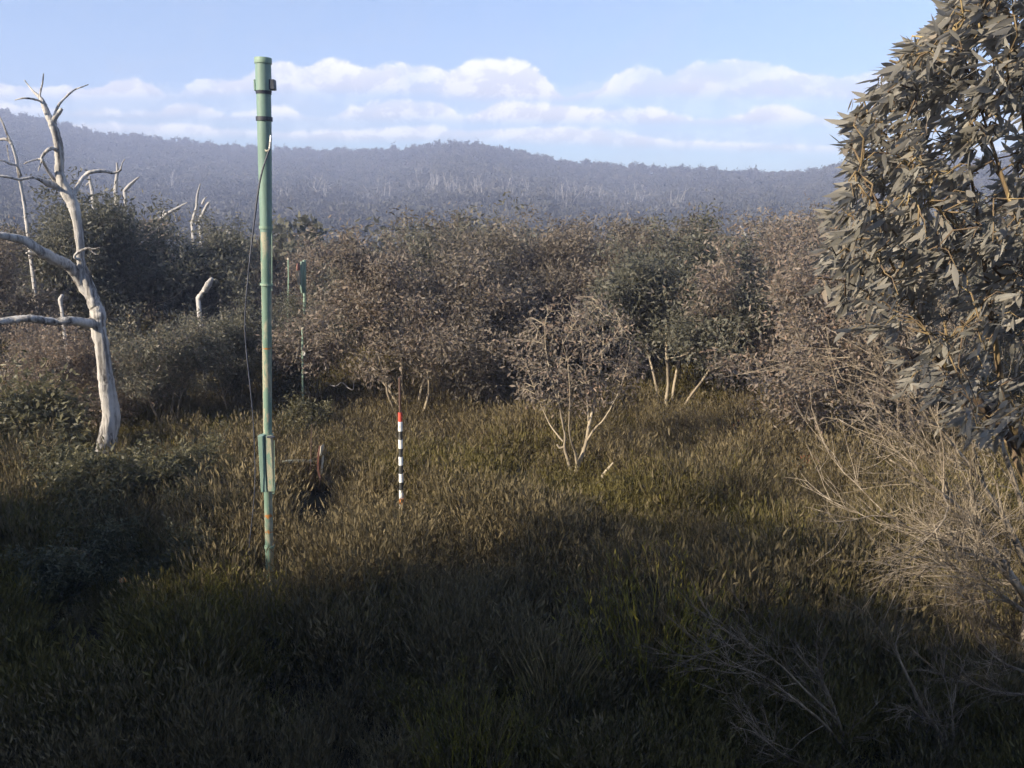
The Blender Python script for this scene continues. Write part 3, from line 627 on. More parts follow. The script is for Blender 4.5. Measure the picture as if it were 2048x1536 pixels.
def build_small_gum():
    rr = random.Random(17); Y = 11.3; p = W(1147, 958, Y); org = Vector((p.x, Y, TZ(p.x, Y)))
    e = empty('snow_gum', org); tag(e, 'small open snow gum with pale forked stems, alone in the heath', 'tree')
    mb = MB(); nodes = []
    for i, pl in enumerate([
        [(1148, 968, 14), (1152, 945, 13), (1160, 922, 11), (1172, 885, 9), (1178, 850, 8), (1186, 815, 6, .1), (1196, 760, 5, .2), (1206, 700, 3.5, .2), (1205, 650, 2, .2)],
        [(1172, 884, 6), (1190, 857, 5, -.1), (1208, 838, 4, -.2), (1235, 790, 3, -.3), (1255, 730, 2.5, -.3), (1260, 680, 2, -.3)],
        [(1178, 850, 6), (1175, 815, 5, .1), (1172, 770, 4, .3), (1165, 700, 3, .4), (1158, 640, 2, .4)],
        [(1145, 962, 9), (1136, 922, 7.5), (1129, 897, 7), (1130, 870, 6), (1125, 845, 5, -.1), (1118, 810, 4, -.2), (1104, 760, 3.5, -.3), (1092, 700, 3, -.3), (1090, 650, 2, -.3)],
        [(1129, 893, 6), (1120, 896, 6), (1114, 889, 4)],
        [(1127, 884, 5), (1112, 866, 4, .1), (1098, 846, 3, .2), (1078, 800, 2.5, .3), (1055, 740, 2, .3)],
        [(1155, 938, 8), (1150, 905, 6, -.1), (1143, 885, 4.5, -.2), (1138, 855, 3.5, -.3), (1140, 790, 3, -.4), (1135, 720, 2, -.5)]]):
        nodes += px_poly([(q[0], q[1], q[2] * .82) + tuple(q[3:]) for q in pl], Y, mb, 7, .06, 80 + i, 5)
    cand = np.array([tuple(q) for q in nodes if q.z > W(1147, 850, Y).z]); an = []
    for k in range(230):
        a = rr.uniform(0, 6.28); q = math.sqrt(rr.random()); px = 1152 + 135 * q * math.cos(a); py = 698 + 116 * q * math.sin(a) + (abs(px - 1152) * .22); tip = W(px, py, Y + rr.uniform(-.75, .75) * math.sqrt(max(0, 1 - q * q * .8)))
        d2 = ((cand - np.array(tip)) ** 2).sum(1); src = Vector(cand[int(d2.argmin())]); mid = src.lerp(tip, .5) + Vector((rr.gauss(0, .03), rr.gauss(0, .03), .04))
        mb.tube([src, mid, tip], [.006, .0045, .002], 3, False); an += [(tip, (tip - mid).normalized()), (mid.lerp(tip, .5), (tip - mid).normalized())]
        if rr.random() < .6: cand = np.concatenate([cand, [tuple(mid)]])
    mb.v = [v - np.array(org, np.float32) for v in mb.v]; child('trunk', mb.mesh('trunk', BARK, True), e)
    V = spray(an, 3300, 5, (.055, .095), .32, .085, .35); child('crown', quads_mesh('crown', V - np.array(org), 4, GUM), e)
build_small_gum()
SNAGS = [  # distance, trunk, limbs, label
    (24, [(231, 382, 8), (233, 360, 7), (235, 340, 5), (233, 325, 2.5)], [[(236, 345, 4), (241, 338, 3), (245, 325, 2), (250, 318, 1.5)]], 'upright pale snag right of the dead tree arching limb'),
    (24, [(249, 382, 7), (258, 372, 7), (267, 363, 5), (278, 354, 2.5)], [], 'short pale snag leaning right above the left forest'),
    (24, [(184, 379, 7), (181, 366, 6), (179, 352, 3.5)], [[(181, 364, 5), (175, 368, 4), (172, 372, 2)]], 'short pale broken stub under the dead tree arching limb'),
    (30, [(316, 445, 8), (325, 436, 8), (334, 428, 7), (346, 421, 6), (360, 413, 4), (375, 405, 2)], [[(322, 436, 5), (328, 424, 3.5), (331, 415, 2)], [(330, 432, 4), (330, 438, 3), (326, 443, 2)], [(347, 424, 3), (350, 434, 2.5), (352, 443, 2)]], 'bleached snag leaning far right with stubby side limbs'),
    (30, [(384, 447, 6), (388, 432, 6), (393, 415, 5.5), (394, 398, 5), (396, 384, 4), (401, 367, 2)], [], 'slim pale snag, taller of the close pair left of the mast'),
    (30, [(399, 439, 6), (407, 425, 6), (413, 412, 6), (419, 404, 3)], [[(411, 416, 4), (416, 406, 3), (421, 409, 2)], [(404, 409, 5), (408, 401, 5), (413, 394, 2)]], 'forked pale snag, shorter of the close pair left of the mast'),
    (25, [(435, 513, 6), (438, 500, 6), (442, 486, 5), (446, 480, 4)], [[(446, 482, 5), (453, 475, 5), (458, 468, 4), (462, 462, 2)], [(441, 486, 3), (441, 474, 2), (438, 462, 1.3)], [(453, 474, 5), (455, 464, 5), (456, 459, 3)]], 'forked cream snag beside the upper part of the mast cable'),
    (23, [(452, 519, 5), (460, 511, 7), (467, 504, 6), (475, 496, 3)], [], 'stubby cream snag left of the mast cable'),
    (17, [(396, 598, 9), (400, 592, 10), (404, 585, 7), (410, 580, 12), (417, 568, 13), (424, 556, 6)], [], 'thick broken pale log standing in the dark trees'),
    (28, [(1500, 520, 4), (1497, 500, 4), (1493, 478, 4), (1487, 462, 4.5), (1480, 452, 3)], [], 'thin curved pale snag above the trees at right'),
    (27, [(1509, 516, 5), (1512, 506, 5), (1517, 495, 4), (1520, 487, 2.5)], [], 'short straight pale snag beside the thin curved one at right'),
    (15, [(122, 612, 6), (121, 600, 9), (125, 590, 6)], [], 'small pale stub behind the horizontal dead limb'),
]
for i, (Y, tr, lm, lab) in enumerate(SNAGS): dead_tree('dead_snag', Y, tr, lm, lab, seed=40 + i, mat=DEAD_FAR if Y > 20 else DEAD)
# grove of bleached stems on the far crest
def dead_far_mesh(seed):
    rr = random.Random(seed); mb = MB(); 
    for s in range(rr.choice([2, 3, 3, 4])):
        a = rr.uniform(0, 6.28); p, d = wander(rr, Vector((0, 0, -.3)), Vector((math.cos(a) * .25, math.sin(a) * .25, 1)).normalized(), rr.uniform(5.5, 8.5), 6, .22, .1)
        mb.tube(p, [.10 * (1 - .8 * i / 6) for i in range(7)], 5, False)
        for b in range(4):
            j = rr.randint(2, 5); q, d2 = wander(rr, p[j], (d + Vector((rr.gauss(0, .6), rr.gauss(0, .6), .5))).normalized(), rr.uniform(1, 2.2), 3, .3, .1)
            mb.tube(q, [.045, .035, .025, .015], 4, False)
    return mb.mesh('dead_stems', DEAD_FAR, True)
DF = [dead_far_mesh(70 + i) for i in range(6)]
rr = random.Random(21)
def dist_for(px, py):       # how far out the slope is that shows at this pixel
    a, e = azel(px, py)
    for r in range(115, 480, 2):
        z = TZ(r * math.sin(a), r * math.cos(a))
        if math.atan2(z - CAM_H, r) >= e: return r, a
    return 260, a
for cx, cy, wx, wy, m, where in ((670, 412, 45, 8, 6, 'right of the upper mast'), (750, 418, 30, 10, 5, 'above the gum behind the snow stake'), (850, 392, 45, 5, 9, 'below the left shoulder of the round hill'),
        (935, 400, 40, 10, 10, 'straight below the round hilltop'), (1045, 405, 35, 14, 8, 'below the right shoulder of the round hill'), (1120, 412, 35, 14, 7, 'above the small open gum'), (1185, 415, 30, 12, 6, 'just right of above the small open gum'),
        (1265, 420, 45, 14, 10, 'below the long right-hand ridge'), (1350, 430, 40, 10, 5, 'at the right end of the pale line'), (600, 402, 25, 6, 3, 'close right of the mast'), (560, 418, 12, 8, 3, 'touching the mast right side'), (340, 395, 40, 8, 4, 'left of the mast below the high left hill')):
    for i in range(m):
        px = cx + rr.uniform(-wx, wx); py = cy + rr.gauss(0, 1) * wy; r, a = dist_for(px, py + 6)
        o = bpy.data.objects.new('dead_gum', DF[rr.randrange(6)]); COL.objects.link(o)
        x, y = r * math.sin(a), r * math.cos(a); s = rr.uniform(.55, 1.1) * min(1.15, r / 190)
        o.location = (x, y, TZ(x, y)); o.scale = (s, s, s); o.rotation_euler = (0, 0, rr.uniform(0, 6.28))
        tag(o, 'bleached dead gum in the far forest ' + where, 'dead tree', 'dead gums in the far forest ' + where)

# ------------------------------------------------------------------ green gauge mast
GREEN = paint_mat('green_paint', (.155, .24, .185), (.42, .37, .26), .95, 6, .5, rust_z=((.62, .09), (.78, .08), (2.35, .035), (3.72, .035)))
GREEN_P = paint_mat('green_paint_plain', (.165, .25, .205), (.25, .30, .24), .4, 12, .5)
GREEN_F = paint_mat('green_paint_pale', (.22, .31, .23), (.34, .36, .28), .5, 8, .6)
DARKM = paint_mat('dark_fitting', (.03, .035, .05), (.10, .10, .11), .4, 20, .5)
CABLE = paint_mat('cable_sheath', (.05, .055, .075), (.12, .12, .14), .3, 30, .6)
WHITE = paint_mat('white_paint', (.78, .77, .73), (.40, .36, .29), .75, 16, .5)
BLACK = paint_mat('black_paint', (.04, .04, .037), (.15, .14, .12), .8, 18, .6)
RED = paint_mat('red_paint', (.55, .075, .045), (.62, .30, .20), .4, 18, .5)
RUST = paint_mat('rusted_steel', (.10, .06, .045), (.17, .10, .065), .5, 18, .85)
CREAM = paint_mat('cream_weathered', (.52, .47, .36), (.36, .30, .22), .5, 18, .7)
TIMBER = paint_mat('weathered_timber', (.42, .41, .29), (.52, .48, .34), .5, 9, .8)
FADED = paint_mat('faded_red_paint', (.21, .095, .07), (.42, .30, .22), .5, 16, .7)
ORANGE = paint_mat('orange_stain', (.55, .20, .05), (.6, .45, .3), .4, 20, .6)

YM = 7.75
foot = G(541, 1192); YM = foot.y
mast = empty('gauge_mast', (foot.x, foot.y, TZ(foot.x, foot.y))); tag(mast, 'tall green steel gauge mast with rust patches and capped top', 'mast')
MO = mast.location.copy()
def part(mb, name, mat, parent, org, smooth=True):
    mb.v = [v - np.array(org, np.float32) for v in mb.v]; o = bpy.data.objects.new(name, mb.mesh(name, mat, smooth)); COL.objects.link(o); o.parent = parent
    if smooth:
        o.data.set_sharp_from_angle(angle=R(40))
    return o
def mast_at(py):        # axis of the mast in the photograph
    t = np.interp(py, [115, 240, 460, 700, 980, 1192], [526, 528.5, 532, 534, 536, 541]); return float(t)
def mast_tube(rows, name, mat, k=20):
    mb = MB(); P = [W(mast_at(py), py, YM) for py, w in rows]; mb.tube(P, [w * .5 * mpp(p) for p, (py, w) in zip(P, rows)], k); return part(mb, name, mat, mast, MO)
mast_tube([(1205, 16), (1080, 16), (985, 16.5), (870, 17), (760, 18), (660, 19), (560, 20.5), (462, 22.5)], 'lower_pole', GREEN)
mast_tube([(464, 23.5), (400, 25), (320, 27), (240, 28.5), (184, 29)], 'upper_pole', GREEN_P)
ct = mast_tube([(184, 31), (160, 31.5), (126, 31)], 'collector_tube', GREEN_P)
for q in (mast_tube([(128, 34), (127, 34.5), (117, 34.5), (116, 33.5)], 'collector_rim', GREEN_F), mast_tube([(189, 30.2), (182, 32)], 'dark_band', DARKM)): q.parent = ct
for py, w, h in ((238, 33, 4), (569, 25.5, 2), (455, 27, 2.5), (1093, 20, 2), (870, 22, 2)): mast_tube([(py + h, w), (py - h, w)], 'strap', DARKM if py == 238 else GREEN_F)
def mast_box(px0, px1, py0, py1, depth, name, mat, dy=0.0):
    p = W((px0 + px1) / 2, (py0 + py1) / 2, YM + dy); m = mpp(p); mb = MB(); mb.box(p, ((px1 - px0) / 2 * m, depth, (py1 - py0) / 2 * m)); o = part(mb, name, mat, mast, MO, False)
    b = o.modifiers.new('edge', 'BEVEL'); b.width = .006; b.segments = 2; return o
mast_box(537, 551, 160, 180, .035, 'bracket_box', DARKM)
mast_box(509, 513, 160, 182, .03, 'side_flange', GREEN_P)
mast_box(520.5, 532.3, 868, 985, .035, 'gauge_box', GREEN_P, -.08)
gb = mast_box(533.6, 547, 870, 984, .030, 'gauge_box', GREEN, -.075)
mast_box(534, 549, 872, 876, .012, 'hinge_arm', DARKM, -.12).parent = gb
def mast_wire(pl, name, mat, Y):
    mb = MB(); px_poly(pl, Y, mb, 6, 0, 3, 5); return part(mb, name, mat, mast, MO)
mast_wire([(548.5, 880, 1.2), (549, 930, 1.2), (548.5, 983, 1.4), (545, 986, 1.6)], 'conduit', GREEN_F, YM - .1)
mast_wire([(543.5, 440, 2), (544, 500, 1.8), (544, 560, 1.8), (544, 582, 2)], 'conduit', GREEN_F, YM - .02)
mast_wire([(540, 297, 3), (536, 306, 3.2), (528, 330, 3.6), (522, 352, 4), (516, 385, 4.2), (510, 430, 4), (503, 490, 3.8), (496, 555, 3.4), (490.5, 620, 3), (490, 660, 2.6), (493, 705, 2.8), (499, 760, 3), (503, 800, 2.6), (507, 850, 2.2), (509, 900, 2), (510, 960, 2), (506, 1020, 2), (500, 1075, 2), (498, 1110, 2)], 'cable', CABLE, YM - .16)
mast_wire([(541, 270, 2), (542, 277, 6), (541, 283, 5.5), (540.5, 286, 4), (540, 292, 5), (539, 298, 4.5), (538, 301, 2)], 'insulator', WHITE, YM - .14)
mast_wire([(538, 300, 2), (533, 302, 4), (530, 299, 2)], 'cable_clamp', CREAM, YM - .15)

# ------------------------------------------------------------------ striped snow stake
sf = G(803.5, 1046); YS = sf.y
stake = empty('snow_stake', (sf.x, sf.y, TZ(sf.x, sf.y))); tag(stake, 'thin snow stake banded black and white with a red top band', 'stake'); SO = stake.location.copy()
def stake_at(py): return float(np.interp(py, [755, 1046], [799.2, 803.5]))
def stake_tube(y0, y1, w, nm, mat):
    mb = MB(); P = [W(stake_at(py), py, YS) for py in np.linspace(y0, y1, 3)]; mb.tube(P, [w * .5 * mpp(p) for p in P], 14); return part(mb, nm, mat, stake, SO)
stake_tube(1052, 1024, 7, 'foot', RUST)
stake_tube(826, 755, 5.2, 'rod', RUST)
rows = [(825, 843, RED), (843, 862, WHITE), (862, 879, BLACK), (879, 896.5, WHITE), (896.5, 913, BLACK), (913, 930, WHITE), (930, 947, BLACK), (947, 964, WHITE), (964, 980, BLACK), (980, 1026, WHITE)]
for i, (a, b, m) in enumerate(rows): stake_tube(b, a, 9.0 if m is not BLACK else 8.6, 'band', m)
mb = MB(); p0 = W(803, 998, YS - .03); p1 = W(803.2, 1008, YS - .03); mb.tube([p0, p1], [4.7 * mpp(p0)] * 2, 14); part(mb, 'stain_ring', ORANGE, stake, SO)

# ------------------------------------------------------------------ slim green post with a white tag
gp = empty('slim_post', (0, 0, 0)); YG = 14.2; p = W(605.3, 790, YG); gp.location = (p.x, p.y, TZ(p.x, p.y)); GO = gp.location.copy(); tag(gp, 'slim green post with a small white tag behind the mast', 'post')
mb = MB(); P = [W(606, 812, YG), W(605.2, 720, YG), W(605.0, 656, YG)]; mb.tube(P, [2.0 * mpp(P[0])] * 3, 8); part(mb, 'post', GREEN_F, gp, GO)
mb = MB(); q = W(607.3, 706, YG - .03); mb.box(q, (2.9 * mpp(q), .012, 5 * mpp(q))); part(mb, 'tag_plate', WHITE, gp, GO, False)
mb = MB(); q = W(605.2, 657, YG); mb.tube([q - Vector((0, 0, .02)), q + Vector((0, 0, .02))], [2.7 * mpp(q)] * 2, 8); part(mb, 'cap', CREAM, gp, GO)

# ------------------------------------------------------------------ weathered board on posts, seen nearly edge-on
YB = 17.0
def mk(name, px, Y, label, cat):
    q = W(px, 700, Y); e = empty(name, (q.x, Y, TZ(q.x, Y))); tag(e, label, cat); return e
bd = mk('weathered_board', 608, YB, 'weathered green board with red and cream edge strips on a post', 'board'); BO = bd.location.copy()
def strip(outline_l, outline_r, Y, thick, dyl=0.0):
    """curved sheet between two traced edges, with real thickness"""
    mb = MB(); n = len(outline_l)
    A = [W(*q, Y + dyl) for q in outline_l]; B = [W(*q, Y) for q in outline_r]
    mid = [(a + b) / 2 + Vector((0, -.06, 0)) for a, b in zip(A, B)]
    V = []
    for off in (0, thick):
        for a, m_, b in zip(A, mid, B): V += [a + Vector((0, off, 0)), m_ + Vector((0, off, 0)), b + Vector((0, off, 0))]
    f = []; o = 3 * n
    for i in range(n - 1):
        for j in range(2):
            a = i * 3 + j; f.append((a, a + 1, a + 4, a + 3)); f.append((o + a, o + a + 3, o + a + 4, o + a + 1))
        a = i * 3; f.append((a, a + 3, o + a + 3, o + a)); f.append((a + 2, o + a + 2, o + a + 5, a + 5))
    f += [(0, o, o + 1, 1), (1, o + 1, o + 2, 2)]; e = (n - 1) * 3; f += [(e, e + 1, o + e + 1, o + e), (e + 1, e + 2, o + e + 2, o + e + 1)]
    mb.add([tuple(v) for v in V], f); return mb
part(strip([(600, 523), (600, 545), (600, 563), (600, 577), (602, 586)], [(609.5, 523), (609.5, 545), (609, 563), (609, 577), (609, 586)], YB, .03, -.12), 'panel', GREEN_F, bd, BO, False)
part(strip([(593.5, 527), (592.5, 535), (593, 541)], [(600, 526), (599.5, 535), (599, 541)], YB - .15, .02), 'red_strip', FADED, bd, BO, False)
part(strip([(592.5, 541), (593, 552), (594.5, 563), (597, 570)], [(595.5, 541), (595.5, 552), (597, 563), (599, 570)], YB - .16, .02), 'cream_strip', CREAM, bd, BO, False)
part(strip([(597.5, 541), (597.5, 552), (598, 563)], [(600, 541), (600, 552), (600, 563)], YB - .14, .02), 'cream_strip', CREAM, bd, BO, False)
mb = MB(); P = [W(610, 900, YB), W(609.6, 600, YB), W(608.5, 520, YB)]; P[0].z = BO.z - .1; mb.tube(P, [.035] * 3, 8); part(mb, 'post', GREEN_F, bd, BO)
tp = mk('thin_post', 577, YB, 'thin pale green post left of the weathered board', 'post'); mb = MB(); P = [W(577.4, 900, YB), W(577, 560, YB), W(576.5, 520, YB)]; P[0].z = tp.location.z - .1
mb.tube(P, [.013] * 3, 7); part(mb, 'post', GREEN_F, tp, tp.location.copy()); mb = MB(); q = P[2]; mb.tube([q, q + Vector((0, 0, .04))], [.018, .018], 7); part(mb, 'cap', CREAM, tp, tp.location.copy())

# ------------------------------------------------------------------ split rusty disc, pale rail and rusty stake beside the mast
YD = 10.6
dk = mk('split_disc', 641, YD, 'split red and cream weathered disc standing edge-on beside the pale rail', 'disc'); DO = dk.location.copy()
part(strip([(638, 892), (635.5, 905), (634, 918), (634.3, 930), (636, 941), (638, 951), (641, 959)], [(642, 890), (641, 903), (638, 915), (637, 927), (637.2, 940), (641, 950), (642.5, 959)], YD, .025, .1), 'red_half', FADED, dk, DO, False)
part(strip([(641, 892), (639.5, 903), (640, 910)], [(647, 888), (646.5, 899), (643, 910)], YD - .04, .02), 'cream_flake', CREAM, dk, DO, False)
part(strip([(644.5, 911), (643, 925), (642, 938), (641.5, 948)], [(647, 911), (646.3, 925), (645, 938), (643.5, 948)], YD - .02, .02), 'cream_half', CREAM, dk, DO, False)
mb = MB(); P = [W(639, 925, YD + .08), W(639, 1010, YD + .08)]; P[1].z = DO.z - .1; mb.tube(P, [.012] * 2, 6); part(mb, 'stem', RUST, dk, DO)
rl = mk('pale_rail', 595, YD + .2, 'horizontal pale timber rail between the mast and the split disc', 'rail'); RO = rl.location.copy()
mb = MB(); P = [W(565.5, 923.5, YD), W(575, 923, YD + .05), W(600, 922.5, YD + .2), W(622, 922.5, YD + .35)]; mb.tube(P, [2 * mpp(P[0]), 3.6 * mpp(P[0]), 3.7 * mpp(P[0]), 3.8 * mpp(P[0])], 10); part(mb, 'rail_bar', TIMBER, rl, RO)
mb = MB(); q = W(606, 924, YD + .24); mb.tube([q, Vector((q.x, q.y, RO.z - .1))], [.03, .03], 8); part(mb, 'support_post', BLACK, rl, RO)
rs = mk('rusty_stake', 622, YD - .05, 'thin rusty stake at the end of the pale rail', 'stake'); mb = MB(); P = [W(623, 848, YD - .05), W(622, 905, YD - .05), W(620.5, 944, YD - .05), W(620, 990, YD - .05)]; P[3].z = rs.location.z - .1
mb.tube(P, [.9 * mpp(P[0])] * 4, 6); part(mb, 'stake_bar', RUST, rs, rs.location.copy())

# ------------------------------------------------------------------ fallen wood
def stick(name, pl, Y, label, mat=DEAD, cat='stick', k=8):
    mb = MB(); pts = px_poly(pl, Y, mb, k, .08, 5); o = mb.obj(name, mat, None, True, tuple(pts[0])); return tag(o, label, cat)
stick('leaning_stick', [(1182, 984, 5), (1195, 968, 6), (1206, 951, 7), (1216, 938, 6), (1227, 925, 3)], 11.0, 'pale dead stick leaning right beside the small open gum', BARK)
stick('fallen_branch', [(140, 1096, 5), (150, 1100, 10), (165, 1106, 11), (180, 1112, 9), (205, 1121, 4)], 7.9, 'mottled fallen branch in the dark scrub at lower left', BARK_Y)
stick('broken_stump', [(48, 1226, 14), (52, 1206, 17), (58, 1186, 18), (66, 1168, 13)], 7.0, 'pale splintered stump at the lower left', TWIG, 'stump')
stick('wood_chip', [(240, 1162, 8), (247, 1160, 10), (254, 1163, 4)], 7.3, 'small orange broken piece of wood in the lower left scrub', ORANGE, 'wood chip')
stick('fallen_branch', [(660, 770, 1.5), (672, 772, 2.2), (684, 765, 2), (697, 776, 2.8), (706, 779, 2), (708, 762, 1.5)], 14.6, 'thin crooked pale branch left of the stake under the gums')
stick('fallen_branch', [(912, 818, 4), (930, 813, 5), (948, 808, 5), (962, 800, 2)], 14.8, 'low pale branch lying under the many-stemmed gum', BARK)
stick('fallen_branch', [(870, 828, 5), (877, 840, 6), (883, 852, 6), (886, 868, 4)], 13.4, 'short yellowish branch stub right of the snow stake', BARK_Y)

# ------------------------------------------------------------------ overhanging snow gum at the right
def near_leaf(seed):
    rr = random.Random(seed); sick = rr.uniform(.10, .28) * rr.choice([-1, 1]); fold = rr.uniform(.10, .25); curl = rr.uniform(-.15, .2)
    V = []; st = [0, .10, .28, .5, .72, .9, 1.0]; wv = [.010, .055, .105, .118, .088, .038, .004]
    for t, w in zip(st, wv):
        cx = sick * t * t; z = curl * t * t
        V += [(cx - w, t, z + fold * w), (cx, t, z), (cx + w, t, z + fold * w)]
    f = []
    for i in range(6):
        a = i * 3; f += [(a, a + 1, a + 4, a + 3), (a + 1, a + 2, a + 5, a + 4)]
    return np.array(V, np.float32), f
LEAVES = [near_leaf(i) for i in range(6)]
def build_near_gum():
    rr = random.Random(33); nr = np.random.default_rng(33)
    bx, by = 4.55, 5.6; org = Vector((bx, by, TZ(bx, by)))
    e = empty('snow_gum', org); tag(e, 'large leafy snow gum overhanging from the right edge', 'tree')
    base = Vector((bx, by, org.z - .1))
    stems = [
        [(2048, 885, 26, 5.0), (2028, 845, 24, 4.95), (2012, 800, 20, 4.9), (2003, 770, 14, 4.85), (1985, 650, 10, 4.8), (1968, 520, 9, 4.8), (1950, 400, 7, 4.8), (1930, 280, 5, 4.9)],
        [(2048, 905, 22, 5.3), (1965, 812, 18, 5.25), (1930, 770, 16, 5.2), (1895, 735, 14, 5.15), (1868, 706, 10, 5.1), (1840, 640, 7, 5.0), (1800, 560, 5, 4.9), (1760, 480, 4, 4.8)],
        [(2075, 640, 16, 4.7), (2035, 585, 13, 4.65), (1995, 540, 11, 4.6), (1972, 517, 8, 4.6), (1930, 470, 6, 4.6), (1880, 420, 5, 4.6), (1820, 360, 4, 4.6)],
        [(2110, 700, 22, 5.4), (2090, 500, 18, 5.3), (2060, 300, 14, 5.2), (2030, 120, 10, 5.2), (2000, -40, 7, 5.2)],
        [(2120, 500, 14, 5.8), (2000, 350, 9, 5.7), (1920, 200, 7, 5.6), (1880, 90, 5, 5.5)],
        [(2000, 850, 12, 5.6), (1960, 830, 10, 5.6), (1935, 795, 9, 5.6), (1905, 740, 7, 5.6), (1890, 650, 5, 5.6)],
        [(2085, 560, 11, 4.5), (2020, 400, 9, 4.4), (1975, 260, 5, 4.4), (1930, 120, 3.5, 4.4), (1910, 40, 2.5, 4.4)]]
    nodes = []
    for i, st in enumerate(stems):
        mb = MB(); 
        first = W(st[0][0], st[0][1], st[0][3]); r0 = st[0][2] * .5 * mpp(first)
        pl = [(q[0], q[1], q[2], q[3] - st[0][3]) for q in st]
        pts = px_poly(pl, st[0][3], mb, 8, .08, 60 + i, 5); nodes += pts
        root = base if i in (0, 1, 3) else stems_pts0[min(5, len(stems_pts0) - 1)] if False else base
        mb.tube([first + (pts[0] - pts[1]) * .2, first.lerp(root, .5) + Vector((.12, .1, -.12)), root], [r0, r0 * 1.25, r0 * 1.7], 8, True, .06, rr)
        mb.v = [v - np.array(org, np.float32) for v in mb.v]
        o = bpy.data.objects.new('stem', mb.mesh('stem', BARK_Y, True)); COL.objects.link(o); o.parent = e
    # leafy sprigs through the crown, hanging from twigs that spring off the stems
    edge_y = [-160, 0, 90, 170, 230, 290, 350, 420, 520, 620, 680, 740, 800, 880]; edge_x = [1960, 1905, 1835, 1765, 1712, 1692, 1700, 1662, 1640, 1665, 1705, 1760, 1830, 1930]
    tw = MB(); L = []
    cand = np.array([tuple(q) for q in nodes])
    n = 0; tries = 0
    while n < 1050 and tries < 16000:
        tries += 1
        py = rr.uniform(-160, 880); ex = float(np.interp(py, edge_y, edge_x)); px = ex + abs(rr.gauss(0, 1)) * 230 if rr.random() < .6 else rr.uniform(ex, 2330)
        if px > 2330: continue
        if py > 620 and rr.random() < .62: continue
        Y = rr.triangular(3.9, 6.6, 4.5); tip = W(px, py, Y)
        d2 = ((cand - np.array(tip)) ** 2).sum(1); k = int(d2.argmin()); src = Vector(cand[k]); dist = math.sqrt(float(d2[k]))
        if dist > 1.3: continue
        n += 1
        mid = src.lerp(tip, .55) + Vector((rr.gauss(0, .05), rr.gauss(0, .05), .10 * dist + rr.gauss(0, .03)))
        q1 = src.lerp(mid, .5) + Vector((rr.gauss(0, .02), rr.gauss(0, .02), .03)); q2 = mid.lerp(tip, .5) + Vector((0, 0, .03))
        tw.tube([src, q1, mid, q2, tip], [.006, .005, .004, .003, .0018], 4, False)
        if rr.random() < .5: cand = np.concatenate([cand, [tuple(mid), tuple(q2)]])
        m = rr.randint(7, 13); ax = (tip - mid).normalized()
        for j in range(m):
            t = j / m; p = mid.lerp(tip, .15 + .85 * t) if t < .75 else tip
            d = (ax * .35 + Vector((-.62 + rr.gauss(0, .36), rr.gauss(0, .45), -.42 + rr.gauss(0, .34)))).normalized()
            L.append((p + Vector((rr.gauss(0, .012), rr.gauss(0, .012), rr.gauss(0, .012))), d, rr.uniform(.07, .13)))
    tw.v = [v - np.array(org, np.float32) for v in tw.v]
    o = bpy.data.objects.new('twigs', tw.mesh('twigs', BARK_Y, True)); COL.objects.link(o); o.parent = e; tag(o, kind='stuff')
    # which leaves show largest: near and inside the frame
    def frame(p):
        d = p - Vector((0, 0, CAM_H)); zc = d.y * CP - d.z * SP; return 1024 + d.x / zc * F, 768 - (d.y * SP + d.z * CP) / zc * F, zc
    sc = []
    for i, (p, d, l) in enumerate(L):
        x, y, zc = frame(p); sc.append((l / zc * (1.0 if 0 < x < 2040 and 0 < y < 1536 else 0), i))
    sc.sort(reverse=True); big = {i for _, i in sc[:300]}
    lm = []
    for V, f in LEAVES:
        me = bpy.data.meshes.new('leaf'); me.from_pydata(V.tolist(), [], f); me.materials.append(GUM_NEAR); me.polygons.foreach_set('use_smooth', [True] * len(me.polygons)); lm.append(me)
    fol = MB()
    for i, (p, d, l) in enumerate(L):
        q = d.to_track_quat('Y', 'Z'); M = Matrix.LocRotScale(p - org, q, Vector((l, l, l))) @ Matrix.Rotation(rr.uniform(0, 6.28), 4, 'Y')
        k = rr.randrange(6)
        if i in big:
            o = bpy.data.objects.new('leaf', lm[k]); COL.objects.link(o); o.parent = e; o.matrix_local = M
        else:
            V, f = LEAVES[k]; A = np.array(M)[:3, :3]; fol.add(V @ A.T + np.array(M)[:3, 3], f)
    o = bpy.data.objects.new('foliage', fol.mesh('foliage', GUM_NEAR, True)); COL.objects.link(o); o.parent = e; tag(o, kind='stuff')
build_near_gum()

